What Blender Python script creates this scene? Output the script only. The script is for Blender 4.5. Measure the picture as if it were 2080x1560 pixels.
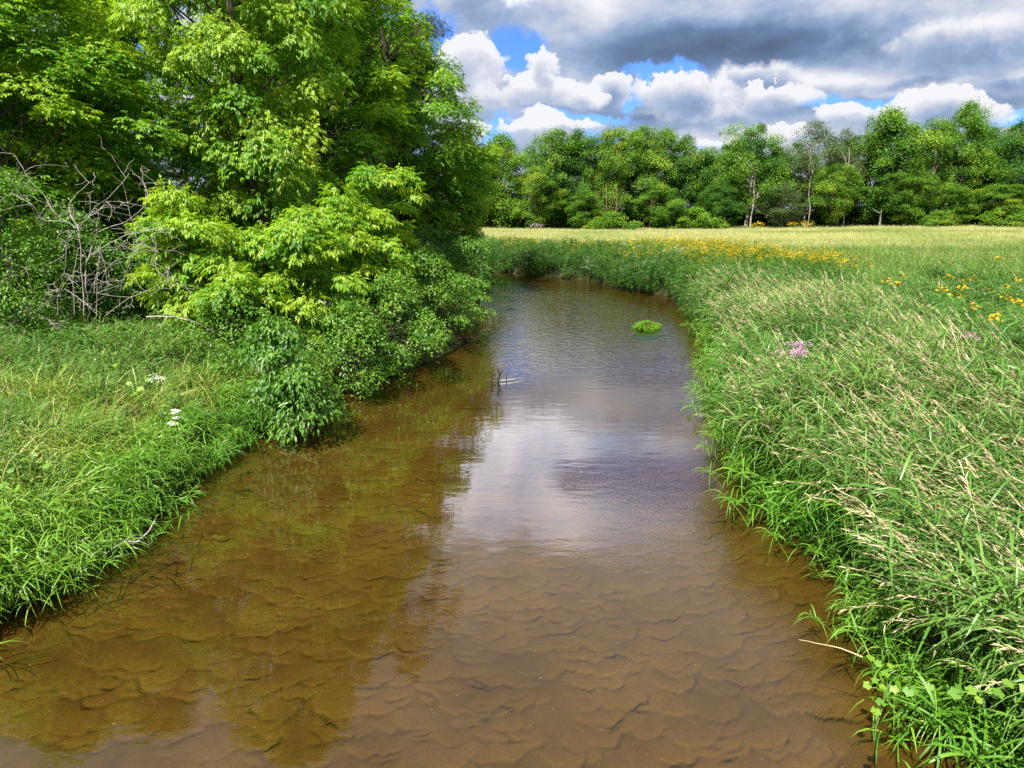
import bpy, math, random
import numpy as np
from mathutils import Vector, Matrix

# ------------------------------------------------------------------ clean
for o in list(bpy.data.objects):
    bpy.data.objects.remove(o)
scene = bpy.context.scene
COL = scene.collection
random.seed(7)

# ------------------------------------------------------------------ camera
H = 3.3                                   # eye height above the water (m)
F = 1442.0                                # focal length in pixels of a 2080 wide frame
PITCH = math.radians(13.42)
cam_d = bpy.data.cameras.new("camera")
cam_d.sensor_width = 36.0
cam_d.lens = 36.0 * F / 2080.0
cam_d.clip_start = 0.05
cam_d.clip_end = 6000
cam = bpy.data.objects.new("camera", cam_d)
COL.objects.link(cam)
cam.location = (0, 0, H)
cam.rotation_euler = (math.pi / 2 - PITCH, 0, 0)
scene.camera = cam

# ------------------------------------------------------------------ exposure
vs = scene.view_settings
vs.view_transform = 'Standard'
vs.look = 'None'
vs.gamma = 1.0
vs.use_curve_mapping = False
EXPO = 1.2
vs.exposure = EXPO
G = 2 ** EXPO
try:
    scene.cycles.max_bounces = 10
    scene.cycles.diffuse_bounces = 3
    scene.cycles.glossy_bounces = 3
    scene.cycles.transmission_bounces = 6
    scene.cycles.transparent_max_bounces = 12
    scene.cycles.use_denoising = False
    scene.cycles.sample_clamp_indirect = 6.0
    scene.cycles.caustics_reflective = False
    scene.cycles.caustics_refractive = False
except Exception:
    pass

# ------------------------------------------------------------------ sun
SUN_EL = math.radians(55)
SUN_AZ = math.radians(-150)               # compass-like, from +Y towards +X: behind and to the left
sdir = Vector((math.sin(SUN_AZ) * math.cos(SUN_EL), math.cos(SUN_AZ) * math.cos(SUN_EL), math.sin(SUN_EL)))
sun_d = bpy.data.lights.new("sun", 'SUN')
sun_d.energy = 5.0
sun_d.angle = math.radians(0.53)
sun_d.color = (1.0, 0.95, 0.86)
sun = bpy.data.objects.new("sun", sun_d)
COL.objects.link(sun)
sun.rotation_euler = (-sdir).to_track_quat('-Z', 'Y').to_euler()
sun.location = (-30, -20, 60)


def ray(px, py):
    u = (px - 1040.0) / F
    v = (780.0 - py) / F
    c, s = math.cos(PITCH), math.sin(PITCH)
    return Vector((u, c + v * s, -s + v * c))


def gp(px, py, z=0.0):
    d = ray(px, py)
    t = (z - H) / d.z
    return Vector((0, 0, H)) + d * t


def yp(px, py, Y):
    d = ray(px, py)
    return Vector((0, 0, H)) + d * (Y / d.y)


def xat(px, Y, z):
    """world x of a point at distance Y and height z that shows at column px"""
    c, s = math.cos(PITCH), math.sin(PITCH)
    depth = Y * c - (z - H) * s
    return (px - 1040.0) / F * depth


def azel(px, py):
    d = ray(px, py).normalized()
    return math.degrees(math.atan2(d.x, d.y)), math.degrees(math.asin(d.z))


# ------------------------------------------------------------------ world: physical sky with cumulus
world = bpy.data.worlds.new("World")
scene.world = world
world.use_nodes = True
wt = world.node_tree
wt.nodes.clear()


class NB:
    """small helper for building node trees"""
    def __init__(self, nt):
        self.nt = nt

    def n(self, t, **k):
        x = self.nt.nodes.new(t)
        for a, b in k.items():
            setattr(x, a, b)
        return x

    def put(self, sock, v):
        if hasattr(v, 'is_output') or isinstance(v, bpy.types.NodeSocket):
            self.nt.links.new(v, sock)
        elif v is not None:
            sock.default_value = v

    def m(self, op, a, b=None, c=None, clamp=False):
        x = self.n('ShaderNodeMath', operation=op, use_clamp=clamp)
        self.put(x.inputs[0], a)
        if b is not None:
            self.put(x.inputs[1], b)
        if c is not None:
            self.put(x.inputs[2], c)
        return x.outputs[0]

    def v(self, op, a, b=None, c=None):
        x = self.n('ShaderNodeVectorMath', operation=op)
        self.put(x.inputs[0], a)
        if b is not None:
            self.put(x.inputs[1], b)
        if c is not None:
            self.put(x.inputs[2], c)
        return x.outputs[1] if op in ('DOT_PRODUCT', 'LENGTH', 'DISTANCE') else x.outputs[0]

    def noise(self, vec, scale, detail=4, rough=0.55, dist=0.0, dim='3D', out=0):
        x = self.n('ShaderNodeTexNoise', noise_dimensions=dim)
        self.put(x.inputs['Vector'], vec)
        x.inputs['Scale'].default_value = scale
        x.inputs['Detail'].default_value = detail
        x.inputs['Roughness'].default_value = rough
        x.inputs['Distortion'].default_value = dist
        return x.outputs[out]

    def mix(self, f, a, b):
        x = self.n('ShaderNodeMix', data_type='RGBA')
        self.put(x.inputs[0], f)
        self.put(x.inputs[6], a if not isinstance(a, tuple) else (*a, 1)[:4])
        self.put(x.inputs[7], b if not isinstance(b, tuple) else (*b, 1)[:4])
        return x.outputs[2]

    def ss(self, x, lo, hi):
        r = self.n('ShaderNodeMapRange', interpolation_type='SMOOTHSTEP')
        self.put(r.inputs[0], x)
        r.inputs[1].default_value = lo
        r.inputs[2].default_value = hi
        return r.outputs[0]

    def lin(self, x, lo, hi, a=0.0, b=1.0):
        r = self.n('ShaderNodeMapRange')
        self.put(r.inputs[0], x)
        r.inputs[1].default_value = lo
        r.inputs[2].default_value = hi
        r.inputs[3].default_value = a
        r.inputs[4].default_value = b
        return r.outputs[0]

    def ramp(self, f, stops):
        x = self.n('ShaderNodeValToRGB')
        self.put(x.inputs[0], f)
        e = x.color_ramp.elements
        while len(e) < len(stops):
            e.new(0.5)
        for i, (p, c) in enumerate(stops):
            e[i].position = p
            e[i].color = (*c, 1)
        return x.outputs[0]


W = NB(wt)
out = W.n('ShaderNodeOutputWorld')
bg = W.n('ShaderNodeBackground')
BG = 0.1
bg.inputs[1].default_value = BG
wt.links.new(bg.outputs[0], out.inputs[0])
sky = W.n('ShaderNodeTexSky', sky_type='NISHITA')
sky.sun_disc = False
sky.sun_elevation = SUN_EL
sky.sun_rotation = SUN_AZ
sky.air_density = 1.0
sky.dust_density = 0.3
sky.ozone_density = 3.0
tc = W.n('ShaderNodeTexCoord')
D = tc.outputs['Generated']
sx = W.n('ShaderNodeSeparateXYZ')
wt.links.new(D, sx.inputs[0])
az = W.m('MULTIPLY', W.m('ARCTAN2', sx.outputs[0], sx.outputs[1]), 180 / math.pi)
el = W.m('MULTIPLY', W.m('ARCSINE', sx.outputs[2]), 180 / math.pi)
cmb = W.n('ShaderNodeCombineXYZ')
W.put(cmb.inputs[0], az)
W.put(cmb.inputs[1], el)
P0 = cmb.outputs[0]
# ragged cloud outlines
nz1 = W.noise(D, 11.0, 5, 0.6, out=1)
nz2 = W.noise(D, 50.0, 5, 0.62, out=1)
w1 = W.v('MULTIPLY', W.v('SUBTRACT', nz1, (0.5, 0.5, 0.5)), (7.0, 4.0, 0))
w2 = W.v('MULTIPLY', W.v('SUBTRACT', nz2, (0.5, 0.5, 0.5)), (2.2, 1.7, 0))
PS = W.v('ADD', P0, W.v('MULTIPLY', w1, (0.8, 0.6, 0)))
PW = W.v('ADD', P0, W.v('ADD', w1, w2))
fb = W.noise(D, 22.0, 7, 0.6)
fb2 = W.noise(W.v('ADD', D, (3.1, 1.7, 0.4)), 7.0, 6, 0.55)


def quad(P, px, py, rx, ry):
    a, e = azel(px, py)
    q = W.v('MULTIPLY', W.v('SUBTRACT', P, (a, e, 0)), (25.2 / rx, 25.2 / ry, 0))
    return q, W.v('DOT_PRODUCT', q, q)


def union(P, items):
    f = None
    for it in items:
        d = W.m('SUBTRACT', 1.0, quad(P, *it)[1])
        f = d if f is None else W.m('MAXIMUM', f, d)
    return f


def gsum(P, items, base):
    t = base
    for (px, py, rx, ry, amp) in items:
        t = W.m('ADD', t, W.m('MULTIPLY', W.m('EXPONENT', W.m('MULTIPLY', quad(P, px, py, rx, ry)[1], -1.0)), amp))
    return t


def cl(c):
    """display colour 0..255 -> radiance for the sky colour input"""
    r = []
    for x in c:
        x /= 255.0
        r.append((x / 12.92 if x <= 0.04045 else ((x + 0.055) / 1.055) ** 2.4) / G / BG)
    return tuple(r)


CRAMP = [(0.0, cl((90, 110, 138))), (0.3, cl((112, 136, 174))), (0.55, cl((154, 177, 212))), (0.8, cl((214, 219, 233))), (1.0, cl((246, 247, 252)))]
# clear sky: saturated blue as between these clouds
blue = W.v('MULTIPLY', sky.outputs[0], (0.31, 0.50, 0.86))
# grey cloud deck, darker where it is thick
pz = W.m('MAXIMUM', sx.outputs[2], 0.06)
pl = W.n('ShaderNodeCombineXYZ')
W.put(pl.inputs[0], W.m('DIVIDE', sx.outputs[0], pz))
W.put(pl.inputs[1], W.m('DIVIDE', sx.outputs[1], pz))
gnz = W.m('SUBTRACT', W.noise(pl.outputs[0], 0.8, 6, 0.58), 0.5)
high = W.ss(el, 15.0, 21.0)
Lm = gsum(PS, [(1330, 98, 200, 36, -.36), (1640, 80, 220, 50, -.42), (1500, 116, 180, 24, -.16), (1880, 212, 260, 18, -.34), (1640, 196, 130, 22, -.22), (1340, 238, 180, 18, -.2),
               (2030, 116, 130, 26, -.26), (1150, 226, 110, 14, -.2), (960, 20, 120, 36, -.20), (1215, 20, 100, 44, .24), (1990, 50, 190, 50, .2), (1750, 10, 120, 26, .18), (1420, 20, 120, 24, .12),
               (1900, 165, 220, 22, .22), (1480, 175, 130, 34, .22), (1700, 150, 120, 22, .14)], W.m('ADD', 0.70, W.m('MULTIPLY', high, 0.26)))
fb3 = W.noise(W.v('MULTIPLY', D, (1.0, 1.0, 2.6)), 10.0, 7, 0.6, 0.3)
Lm = W.m('ADD', Lm, W.m('MULTIPLY', W.m('SUBTRACT', fb2, 0.5), 0.5))
Lm = W.m('ADD', Lm, W.m('MULTIPLY', W.m('SUBTRACT', fb3, 0.5), 0.7))
Lm = W.m('ADD', Lm, W.m('MULTIPLY', W.m('SUBTRACT', fb, 0.5), 0.35))
Lm = W.m('ADD', Lm, W.m('MULTIPLY', W.m('MULTIPLY', gnz, high), 1.5))
deck = W.ramp(Lm, CRAMP)
# openings of blue sky
hole = union(PW, [(1052, 104, 56, 46), (1350, 142, 84, 17), (1303, 205, 15, 24), (1000, 262, 44, 26), (1180, 248, 120, 11), (1745, 208, 100, 14), (876, 100, 48, 74),
                  (1250, 285, 60, 12), (1400, 276, 50, 8), (2045, 242, 60, 12), (760, 60, 60, 50), (450, 210, 60, 40), (230, 120, 90, 40)])
hole = W.m('MAXIMUM', W.m('ADD', hole, W.m('MULTIPLY', W.m('SUBTRACT', fb, 0.5), 0.9)),
           W.m('SUBTRACT', W.m('MULTIPLY', W.m('MULTIPLY', W.m('SUBTRACT', 0.0, gnz), high), 9.0), 1.05))
# a sunlit cloud bank stands just above the frame: the creek mirrors it
bq = W.v('MULTIPLY', W.v('SUBTRACT', PS, (3.0, 21.2, 0)), (1 / 15.0, 1 / 6.4, 0))
bank = W.m('ADD', W.m('SUBTRACT', 1.0, W.v('DOT_PRODUCT', bq, bq)), W.m('MULTIPLY', W.m('SUBTRACT', fb, 0.5), 1.3))
bank = W.ss(bank, 0.0, 0.7)
lit = W.ramp(W.m('ADD', 0.78, W.m('MULTIPLY', W.m('SUBTRACT', fb2, 0.5), 1.6)), CRAMP)
deck = W.mix(bank, deck, W.v('MULTIPLY', lit, (2.9, 2.86, 3.0)))
bl = W.v('MULTIPLY', W.v('SUBTRACT', PS, (13.0, 20.6, 0)), (1 / 9.5, 1 / 2.1, 0))
hole = W.m('MAXIMUM', hole, W.m('ADD', W.m('SUBTRACT', 1.0, W.v('DOT_PRODUCT', bl, bl)), W.m('MULTIPLY', W.m('SUBTRACT', fb, 0.5), 1.2)))
c = W.mix(W.ss(hole, -0.35, 0.75), deck, blue)
# sunlit cumulus heaps with crisp tops that melt into grey below
def heaps(base, items, lift, soft=0.22):
    f = union(PW, items)
    f = W.m('ADD', f, W.m('MULTIPLY', W.m('SUBTRACT', fb, 0.5), 0.9))
    # soft shading from a smoother copy of the same outline, sampled a little higher
    up = union(W.v('ADD', PS, (0, 0.75, 0)), items)
    t = W.m('ADD', W.m('MULTIPLY', up, -0.46), lift)
    t = W.m('ADD', t, W.m('MULTIPLY', W.m('SUBTRACT', fb2, 0.5), 0.5))
    t = W.m('ADD', t, W.m('MULTIPLY', W.m('SUBTRACT', fb, 0.5), 0.75))
    low = union(W.v('ADD', PS, (0, -0.55, 0)), items)
    a = W.m('MULTIPLY', W.ss(f, 0.0, soft), W.m('MAXIMUM', W.ss(low, -0.45, 0.5), 0.0))
    return W.mix(a, base, W.ramp(t, CRAMP))


c = heaps(c, [(1960, 90, 150, 44), (1850, 160, 130, 30), (2060, 160, 90, 28), (1540, 166, 100, 34), (1690, 176, 90, 26)], 0.92, 0.9)
c = heaps(c, [(1400, 188, 95, 42), (1470, 232, 120, 26), (1245, 192, 52, 44), (1580, 205, 90, 28)], 0.98)
c = heaps(c, [(955, 128, 72, 56), (905, 168, 60, 60), (1095, 198, 105, 38), (1098, 142, 28, 42), (1180, 205, 60, 30), (500, 190, 140, 60)], 1.10)
c = heaps(c, [(1080, 262, 75, 22), (950, 268, 45, 26), (1180, 264, 60, 16), (1720, 236, 56, 28), (1880, 224, 85, 34), (1970, 232, 62, 38), (1430, 284, 60, 18), (1570, 275, 60, 22), (2160, 270, 90, 30)], 1.10)
wt.links.new(c, bg.inputs[0])

# ------------------------------------------------------------------ mesh helpers
RNG = np.random.default_rng(11)
UPV = np.array([0.0, 0.0, 1.0])


def nrm(a):
    return a / np.maximum(np.linalg.norm(a, axis=-1, keepdims=True), 1e-9)


def mesh(name, V, Fc, mats=(), mi=None, attrs=None, smooth=False):
    """V (n,3), Fc (m,k) with one polygon size"""
    V = np.asarray(V, dtype=np.float32)
    Fc = np.asarray(Fc, dtype=np.int32)
    me = bpy.data.meshes.new(name)
    me.vertices.add(len(V))
    me.vertices.foreach_set('co', V.ravel())
    m, k = Fc.shape
    me.loops.add(m * k)
    me.loops.foreach_set('vertex_index', Fc.ravel())
    me.polygons.add(m)
    me.polygons.foreach_set('loop_start', np.arange(m, dtype=np.int32) * k)
    me.polygons.foreach_set('loop_total', np.full(m, k, dtype=np.int32))
    if smooth:
        me.polygons.foreach_set('use_smooth', np.ones(m, dtype=bool))
    for mt in mats:
        me.materials.append(mt)
    if mi is not None:
        me.polygons.foreach_set('material_index', np.asarray(mi, dtype=np.int32))
    for an, (dom, arr) in (attrs or {}).items():
        at = me.attributes.new(an, 'FLOAT', dom)
        at.data.foreach_set('value', np.asarray(arr, dtype=np.float32))
    me.update(calc_edges=True)
    return me


def obj(name, me, parent=None, loc=None, rot=None, scl=None, kind=None):
    o = bpy.data.objects.new(name, me)
    COL.objects.link(o)
    if parent is not None:
        o.parent = parent
    if loc is not None:
        o.location = loc
    if rot is not None:
        o.rotation_euler = rot
    if scl is not None:
        o.scale = scl
    if kind:
        o['kind'] = kind
    return o


def thing(name, label, cat, loc=(0, 0, 0), group=None, rotz=0.0):
    o = obj(name, None, loc=loc, rot=(0, 0, rotz))
    o['label'] = label
    o['category'] = cat
    if group:
        o['group'] = group
    return o


class Acc:
    """collects triangle soup with a tint and a material slot per face"""
    def __init__(self):
        self.V, self.F, self.T, self.M, self.n = [], [], [], [], 0

    def add(self, V, Fc, tint=0.5, mi=0):
        V = np.asarray(V)
        Fc = np.asarray(Fc)
        if len(Fc) == 0:
            return
        if Fc.shape[1] == 4:
            T = np.asarray(tint)
            Fc = np.concatenate([Fc[:, [0, 1, 2]], Fc[:, [0, 2, 3]]])
            tint = np.concatenate([T, T]) if T.ndim else tint
        self.V.append(V)
        self.F.append(Fc + self.n)
        self.T.append(np.broadcast_to(np.asarray(tint, dtype=float), (len(Fc),)))
        self.M.append(np.full(len(Fc), mi))
        self.n += len(V)

    def mesh(self, name, mats, smooth=False):
        return mesh(name, np.concatenate(self.V), np.concatenate(self.F), mats, np.concatenate(self.M),
                    {'tint': ('FACE', np.concatenate(self.T))}, smooth)


def tube(acc, pts, rad, k=5, tint=0.5, mi=0):
    """tapered tube along a polyline, closed with a tip"""
    pts = np.asarray(pts, dtype=float)
    rad = np.broadcast_to(np.asarray(rad, dtype=float), (len(pts),))
    tg = nrm(np.gradient(pts, axis=0))
    ref = np.where(np.abs(tg[:, 2:3]) > 0.9, np.array([[1.0, 0, 0]]), np.array([[0, 0, 1.0]]))
    a = nrm(np.cross(tg, ref))
    b = np.cross(tg, a)
    th = np.arange(k) * 2 * math.pi / k
    V = pts[:, None] + rad[:, None, None] * (np.cos(th)[None, :, None] * a[:, None] + np.sin(th)[None, :, None] * b[:, None])
    n = len(pts)
    i = np.arange(n - 1)[:, None] * k
    j = np.arange(k)[None]
    j2 = (j + 1) % k
    Q = np.stack([i + j, i + j2, i + k + j2, i + k + j], -1).reshape(-1, 4)
    V = V.reshape(-1, 3)
    acc.add(V, Q, tint, mi)


def ribbons(P, Dv, L, Wd, droop, nseg=4, side=None, prof=None, rng=RNG):
    """curved tapering blades. returns V, F(tri), blade id per face"""
    P = np.atleast_2d(P)
    n = len(P)
    Dv = nrm(np.atleast_2d(Dv))
    L = np.broadcast_to(L, (n,))
    Wd = np.broadcast_to(Wd, (n,))
    droop = np.broadcast_to(droop, (n,))
    s = np.linspace(0, 1, nseg + 1)
    pos = P[:, None] + Dv[:, None] * (L[:, None] * s[None])[..., None]
    pos[..., 2] -= (droop * L)[:, None] * s[None] ** 2.2
    if side is None:
        side = np.cross(Dv, UPV + rng.normal(0, 0.35, (n, 3)))
    side = nrm(side)
    if prof is None:
        prof = np.interp(s, [0, 0.25, 0.6, 0.85, 1], [0.45, 1, 0.9, 0.5, 0.06])
    w = (Wd[:, None] * prof[None])[..., None] * 0.5
    V = np.stack([pos - side[:, None] * w, pos + side[:, None] * w], 2).reshape(-1, 3)
    b = (np.arange(n) * (nseg + 1) * 2)[:, None] + (np.arange(nseg) * 2)[None]
    f1 = np.stack([b, b + 1, b + 3], -1)
    f2 = np.stack([b, b + 3, b + 2], -1)
    Fc = np.stack([f1, f2], 2).reshape(-1, 3)
    return V, Fc, np.repeat(np.arange(n), nseg * 2)


def leaves(P, A, N, L, Wd, fold=0.18, curl=0.12):
    """pointed leaves folded along the midrib; A = towards the tip, N = upper side"""
    A = nrm(A)
    S = nrm(np.cross(A, N))
    N = np.cross(S, A)
    L = np.broadcast_to(L, (len(P),))[:, None]
    Wd = np.broadcast_to(Wd, (len(P),))[:, None]
    m = P + A * L * 0.42 + N * Wd * fold
    v0 = P
    v1 = m + S * Wd * 0.5
    v2 = P + A * L - N * L * curl
    v3 = m - S * Wd * 0.5
    V = np.stack([v0, v1, v2, v3], 1).reshape(-1, 3)
    b = np.arange(len(P))[:, None] * 4
    Fc = np.stack([b + np.array([0, 2, 1]), b + np.array([0, 3, 2])], 1).reshape(-1, 3)
    return V, Fc, np.repeat(np.arange(len(P)), 2)


def smooth(x, a, b):
    t = np.clip((x - a) / (b - a), 0, 1)
    return t * t * (3 - 2 * t)


_P = np.random.default_rng(5)
_K = [(_P.normal(0, 1, 2), _P.uniform(0, 6.28)) for _ in range(24)]


def vnoise(x, y, scale):
    """cheap smooth pseudo noise, about -1..1"""
    r = 0
    for k, (d, p) in enumerate(_K):
        r = r + np.sin((x * d[0] + y * d[1]) * scale * (0.6 + 0.09 * k) + p)
    return r / math.sqrt(24) * 0.9


# ------------------------------------------------------------------ materials
def new_mat(name):
    m = bpy.data.materials.new(name)
    m.use_nodes = True
    m.node_tree.nodes.clear()
    b = NB(m.node_tree)
    o = b.n('ShaderNodeOutputMaterial')
    return m, b, o


def leaf_mat(name, cols, inst=False, trans=0.38, gloss=0.025, rough=0.42, tcol=(1.1, 1.15, 0.5)):
    """thin leaf: diffuse with light coming through and a faint sheen; tint picks the leaf's own colour"""
    m, b, o = new_mat(name)
    a = b.n('ShaderNodeAttribute', attribute_name='tint')
    t = a.outputs['Fac']
    if inst:
        a2 = b.n('ShaderNodeAttribute', attribute_name='itint', attribute_type='INSTANCER')
        t = b.m('ADD', b.m('MULTIPLY', t, 0.5), b.m('MULTIPLY', a2.outputs['Fac'], 0.5))
    if not inst:
        oi = b.n('ShaderNodeObjectInfo')
        t = b.m('ADD', t, b.m('SUBTRACT', b.m('MULTIPLY', oi.outputs['Alpha'], 1.0), 1.0))
    k = len(cols)
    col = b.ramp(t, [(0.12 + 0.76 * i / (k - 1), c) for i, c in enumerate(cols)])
    d = b.n('ShaderNodeBsdfDiffuse')
    b.put(d.inputs[0], col)
    tr = b.n('ShaderNodeBsdfTranslucent')
    b.put(tr.inputs[0], b.v('MULTIPLY', col, tcol))
    mx = b.n('ShaderNodeMixShader')
    mx.inputs[0].default_value = trans
    b.nt.links.new(d.outputs[0], mx.inputs[1])
    b.nt.links.new(tr.outputs[0], mx.inputs[2])
    g = b.n('ShaderNodeBsdfGlossy')
    g.inputs['Roughness'].default_value = rough
    m2 = b.n('ShaderNodeMixShader')
    m2.inputs[0].default_value = gloss
    b.nt.links.new(mx.outputs[0], m2.inputs[1])
    b.nt.links.new(g.outputs[0], m2.inputs[2])
    b.nt.links.new(m2.outputs[0], o.inputs[0])
    return m


def bark_mat(name, c1, c2, scale=18.0, bump=0.4):
    m, b, o = new_mat(name)
    t = b.n('ShaderNodeTexCoord').outputs['Object']
    mp = b.v('MULTIPLY', t, (1, 1, 0.22))
    nz = b.noise(mp, scale, 5, 0.65)
    col = b.ramp(nz, [(0.35, c1), (0.65, c2)])
    p = b.n('ShaderNodeBsdfDiffuse')
    b.put(p.inputs[0], col)
    bp = b.n('ShaderNodeBump')
    bp.inputs['Strength'].default_value = bump
    bp.inputs['Distance'].default_value = 0.02
    b.put(bp.inputs['Height'], nz)
    b.nt.links.new(bp.outputs[0], p.inputs['Normal'])
    b.nt.links.new(p.outputs[0], o.inputs[0])
    return m


def plain_mat(name, cols, rough=0.8):
    m, b, o = new_mat(name)
    a = b.n('ShaderNodeAttribute', attribute_name='tint')
    k = len(cols)
    col = b.ramp(a.outputs['Fac'], [(0.1 + 0.8 * i / max(1, k - 1), c) for i, c in enumerate(cols)])
    d = b.n('ShaderNodeBsdfDiffuse')
    b.put(d.inputs[0], col)
    b.nt.links.new(d.outputs[0], o.inputs[0])
    return m


M = {}
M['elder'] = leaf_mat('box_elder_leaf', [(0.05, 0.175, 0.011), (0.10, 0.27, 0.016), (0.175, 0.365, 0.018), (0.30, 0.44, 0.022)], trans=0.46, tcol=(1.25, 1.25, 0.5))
M['willow'] = leaf_mat('willow_leaf', [(0.045, 0.06, 0.02), (0.08, 0.1, 0.03), (0.13, 0.13, 0.05)])
M['shrub'] = leaf_mat('shrub_leaf', [(0.04, 0.13, 0.015), (0.08, 0.21, 0.02), (0.13, 0.28, 0.028), (0.19, 0.31, 0.03)], gloss=0.03)
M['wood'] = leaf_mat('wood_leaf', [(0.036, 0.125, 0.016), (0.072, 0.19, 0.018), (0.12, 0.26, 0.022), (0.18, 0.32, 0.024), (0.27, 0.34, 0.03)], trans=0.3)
M['poplar'] = leaf_mat('poplar_leaf', [(0.06, 0.11, 0.035), (0.10, 0.155, 0.055), (0.14, 0.19, 0.07)])
M['bark'] = bark_mat('grey_bark', (0.05, 0.042, 0.034), (0.16, 0.14, 0.11))
M['palebark'] = bark_mat('pale_bark', (0.2, 0.18, 0.14), (0.38, 0.35, 0.29))
M['redbark'] = bark_mat('reddish_bark', (0.16, 0.09, 0.05), (0.32, 0.2, 0.12))
M['dead'] = bark_mat('weathered_wood', (0.2, 0.18, 0.155), (0.46, 0.42, 0.37), 30)
M['wetwood'] = bark_mat('wet_wood', (0.02, 0.015, 0.01), (0.07, 0.05, 0.035), 30)
M['reed'] = leaf_mat('reed_blade', [(0.028, 0.095, 0.018), (0.056, 0.155, 0.024), (0.10, 0.22, 0.032), (0.17, 0.28, 0.055)], True, 0.24, 0.03)
M['rice'] = leaf_mat('lush_blade', [(0.036, 0.135, 0.012), (0.072, 0.21, 0.016), (0.125, 0.285, 0.022), (0.19, 0.34, 0.036)], True, 0.30, 0.025)
M['straw'] = leaf_mat('straw', [(0.34, 0.24, 0.12), (0.46, 0.37, 0.20), (0.58, 0.50, 0.31)], True, 0.2, 0.03, tcol=(1, 0.95, 0.8))
M['brown'] = leaf_mat('dry_blade', [(0.14, 0.085, 0.045), (0.25, 0.17, 0.09), (0.36, 0.28, 0.14)], True, 0.2, 0.03, tcol=(1, 0.9, 0.7))
M['herb'] = leaf_mat('herb_leaf', [(0.045, 0.125, 0.024), (0.085, 0.195, 0.032), (0.135, 0.26, 0.045), (0.2, 0.3, 0.06)], True, 0.32, 0.03)
M['field'] = leaf_mat('meadow_blade', [(0.1, 0.22, 0.035), (0.2, 0.31, 0.06), (0.38, 0.42, 0.14), (0.60, 0.56, 0.28)], True, 0.3, 0.03)
M['bankgrass'] = leaf_mat('bank_blade', [(0.05, 0.135, 0.015), (0.105, 0.23, 0.024), (0.19, 0.31, 0.038), (0.36, 0.40, 0.11)], True, 0.26, 0.025)
M['lime'] = leaf_mat('vine_leaf', [(0.09, 0.24, 0.015), (0.15, 0.31, 0.02), (0.22, 0.36, 0.03)], False, 0.4, 0.05)
M['yellow'] = plain_mat('yellow_petal', [(0.48, 0.26, 0.008), (0.6, 0.40, 0.012), (0.66, 0.5, 0.03)])
M['white'] = plain_mat('white_petal', [(0.62, 0.62, 0.55), (0.75, 0.76, 0.72)])
M['pink'] = plain_mat('pink_floret', [(0.36, 0.16, 0.28), (0.5, 0.27, 0.42), (0.62, 0.42, 0.56)])
M['stemgreen'] = plain_mat('green_stem', [(0.08, 0.15, 0.04), (0.12, 0.2, 0.05)])
M['moss'] = leaf_mat('tuft_blade', [(0.1, 0.28, 0.012), (0.17, 0.38, 0.018), (0.24, 0.45, 0.03)], False, 0.3, 0.03)

# soil under the plants
m, b, o = new_mat('soil')
t = b.n('ShaderNodeTexCoord').outputs['Object']
nz = b.noise(t, 3.0, 6, 0.65)
nz2 = b.noise(t, 0.15, 3, 0.5)
col = b.ramp(nz, [(0.3, (0.018, 0.02, 0.01)), (0.55, (0.035, 0.042, 0.016)), (0.8, (0.07, 0.07, 0.03))])
far = b.ramp(nz2, [(0.35, (0.18, 0.24, 0.06)), (0.65, (0.3, 0.32, 0.11))])
geo = b.n('ShaderNodeSeparateXYZ')
b.nt.links.new(t, geo.inputs[0])
col = b.mix(b.ss(geo.outputs[1], 46.0, 60.0), col, far)
d = b.n('ShaderNodeBsdfDiffuse')
b.put(d.inputs[0], col)
bp = b.n('ShaderNodeBump')
bp.inputs['Distance'].default_value = 0.05
b.put(bp.inputs['Height'], nz)
b.nt.links.new(bp.outputs[0], d.inputs['Normal'])
b.nt.links.new(d.outputs[0], o.inputs[0])
M['soil'] = m

# sandy bed: dark debris along the dune fronts, dune shading painted in
m, b, o = new_mat('river_sand')
t = b.n('ShaderNodeTexCoord').outputs['Object']
n1 = b.noise(t, 1.1, 5, 0.6)
n2 = b.noise(t, 38.0, 4, 0.7)
n3 = b.noise(t, 150.0, 2, 0.6)
col = b.ramp(n1, [(0.3, (0.105, 0.074, 0.033)), (0.5, (0.136, 0.097, 0.043)), (0.72, (0.168, 0.122, 0.056))])
col = b.v('MULTIPLY', col, b.ramp(n2, [(0.25, (0.8, 0.8, 0.8)), (0.75, (1.15, 1.15, 1.15))]))
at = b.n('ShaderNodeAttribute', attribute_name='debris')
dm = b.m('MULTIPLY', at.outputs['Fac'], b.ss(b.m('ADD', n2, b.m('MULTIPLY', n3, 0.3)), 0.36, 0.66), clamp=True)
cr = b.n('ShaderNodeAttribute', attribute_name='crest_tone_shade')
col = b.v('MULTIPLY', col, b.ramp(cr.outputs['Fac'], [(0.0, (0.62, 0.60, 0.58)), (0.5, (1, 1, 1)), (1.0, (1.3, 1.28, 1.25))]))  # paler sand on crests, plus dune light and shade painted into the colour
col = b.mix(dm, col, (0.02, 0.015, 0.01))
fleck = b.ss(b.noise(b.v('MULTIPLY', t, (1, 1, 0)), 30.0, 1, 0.4), 0.765, 0.79)
col = b.mix(b.m('MULTIPLY', fleck, 0.8), col, (0.03, 0.02, 0.012))
peb = b.ss(b.noise(b.v('ADD', b.v('MULTIPLY', t, (1, 1, 0)), (9.2, 3.1, 0)), 46.0, 1, 0.4), 0.79, 0.81)
col = b.mix(b.m('MULTIPLY', peb, 0.8), col, (0.75, 0.6, 0.35))
d = b.n('ShaderNodeBsdfDiffuse')
b.put(d.inputs[0], col)
bp = b.n('ShaderNodeBump')
bp.inputs['Distance'].default_value = 0.012
bp.inputs['Strength'].default_value = 0.55
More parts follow.
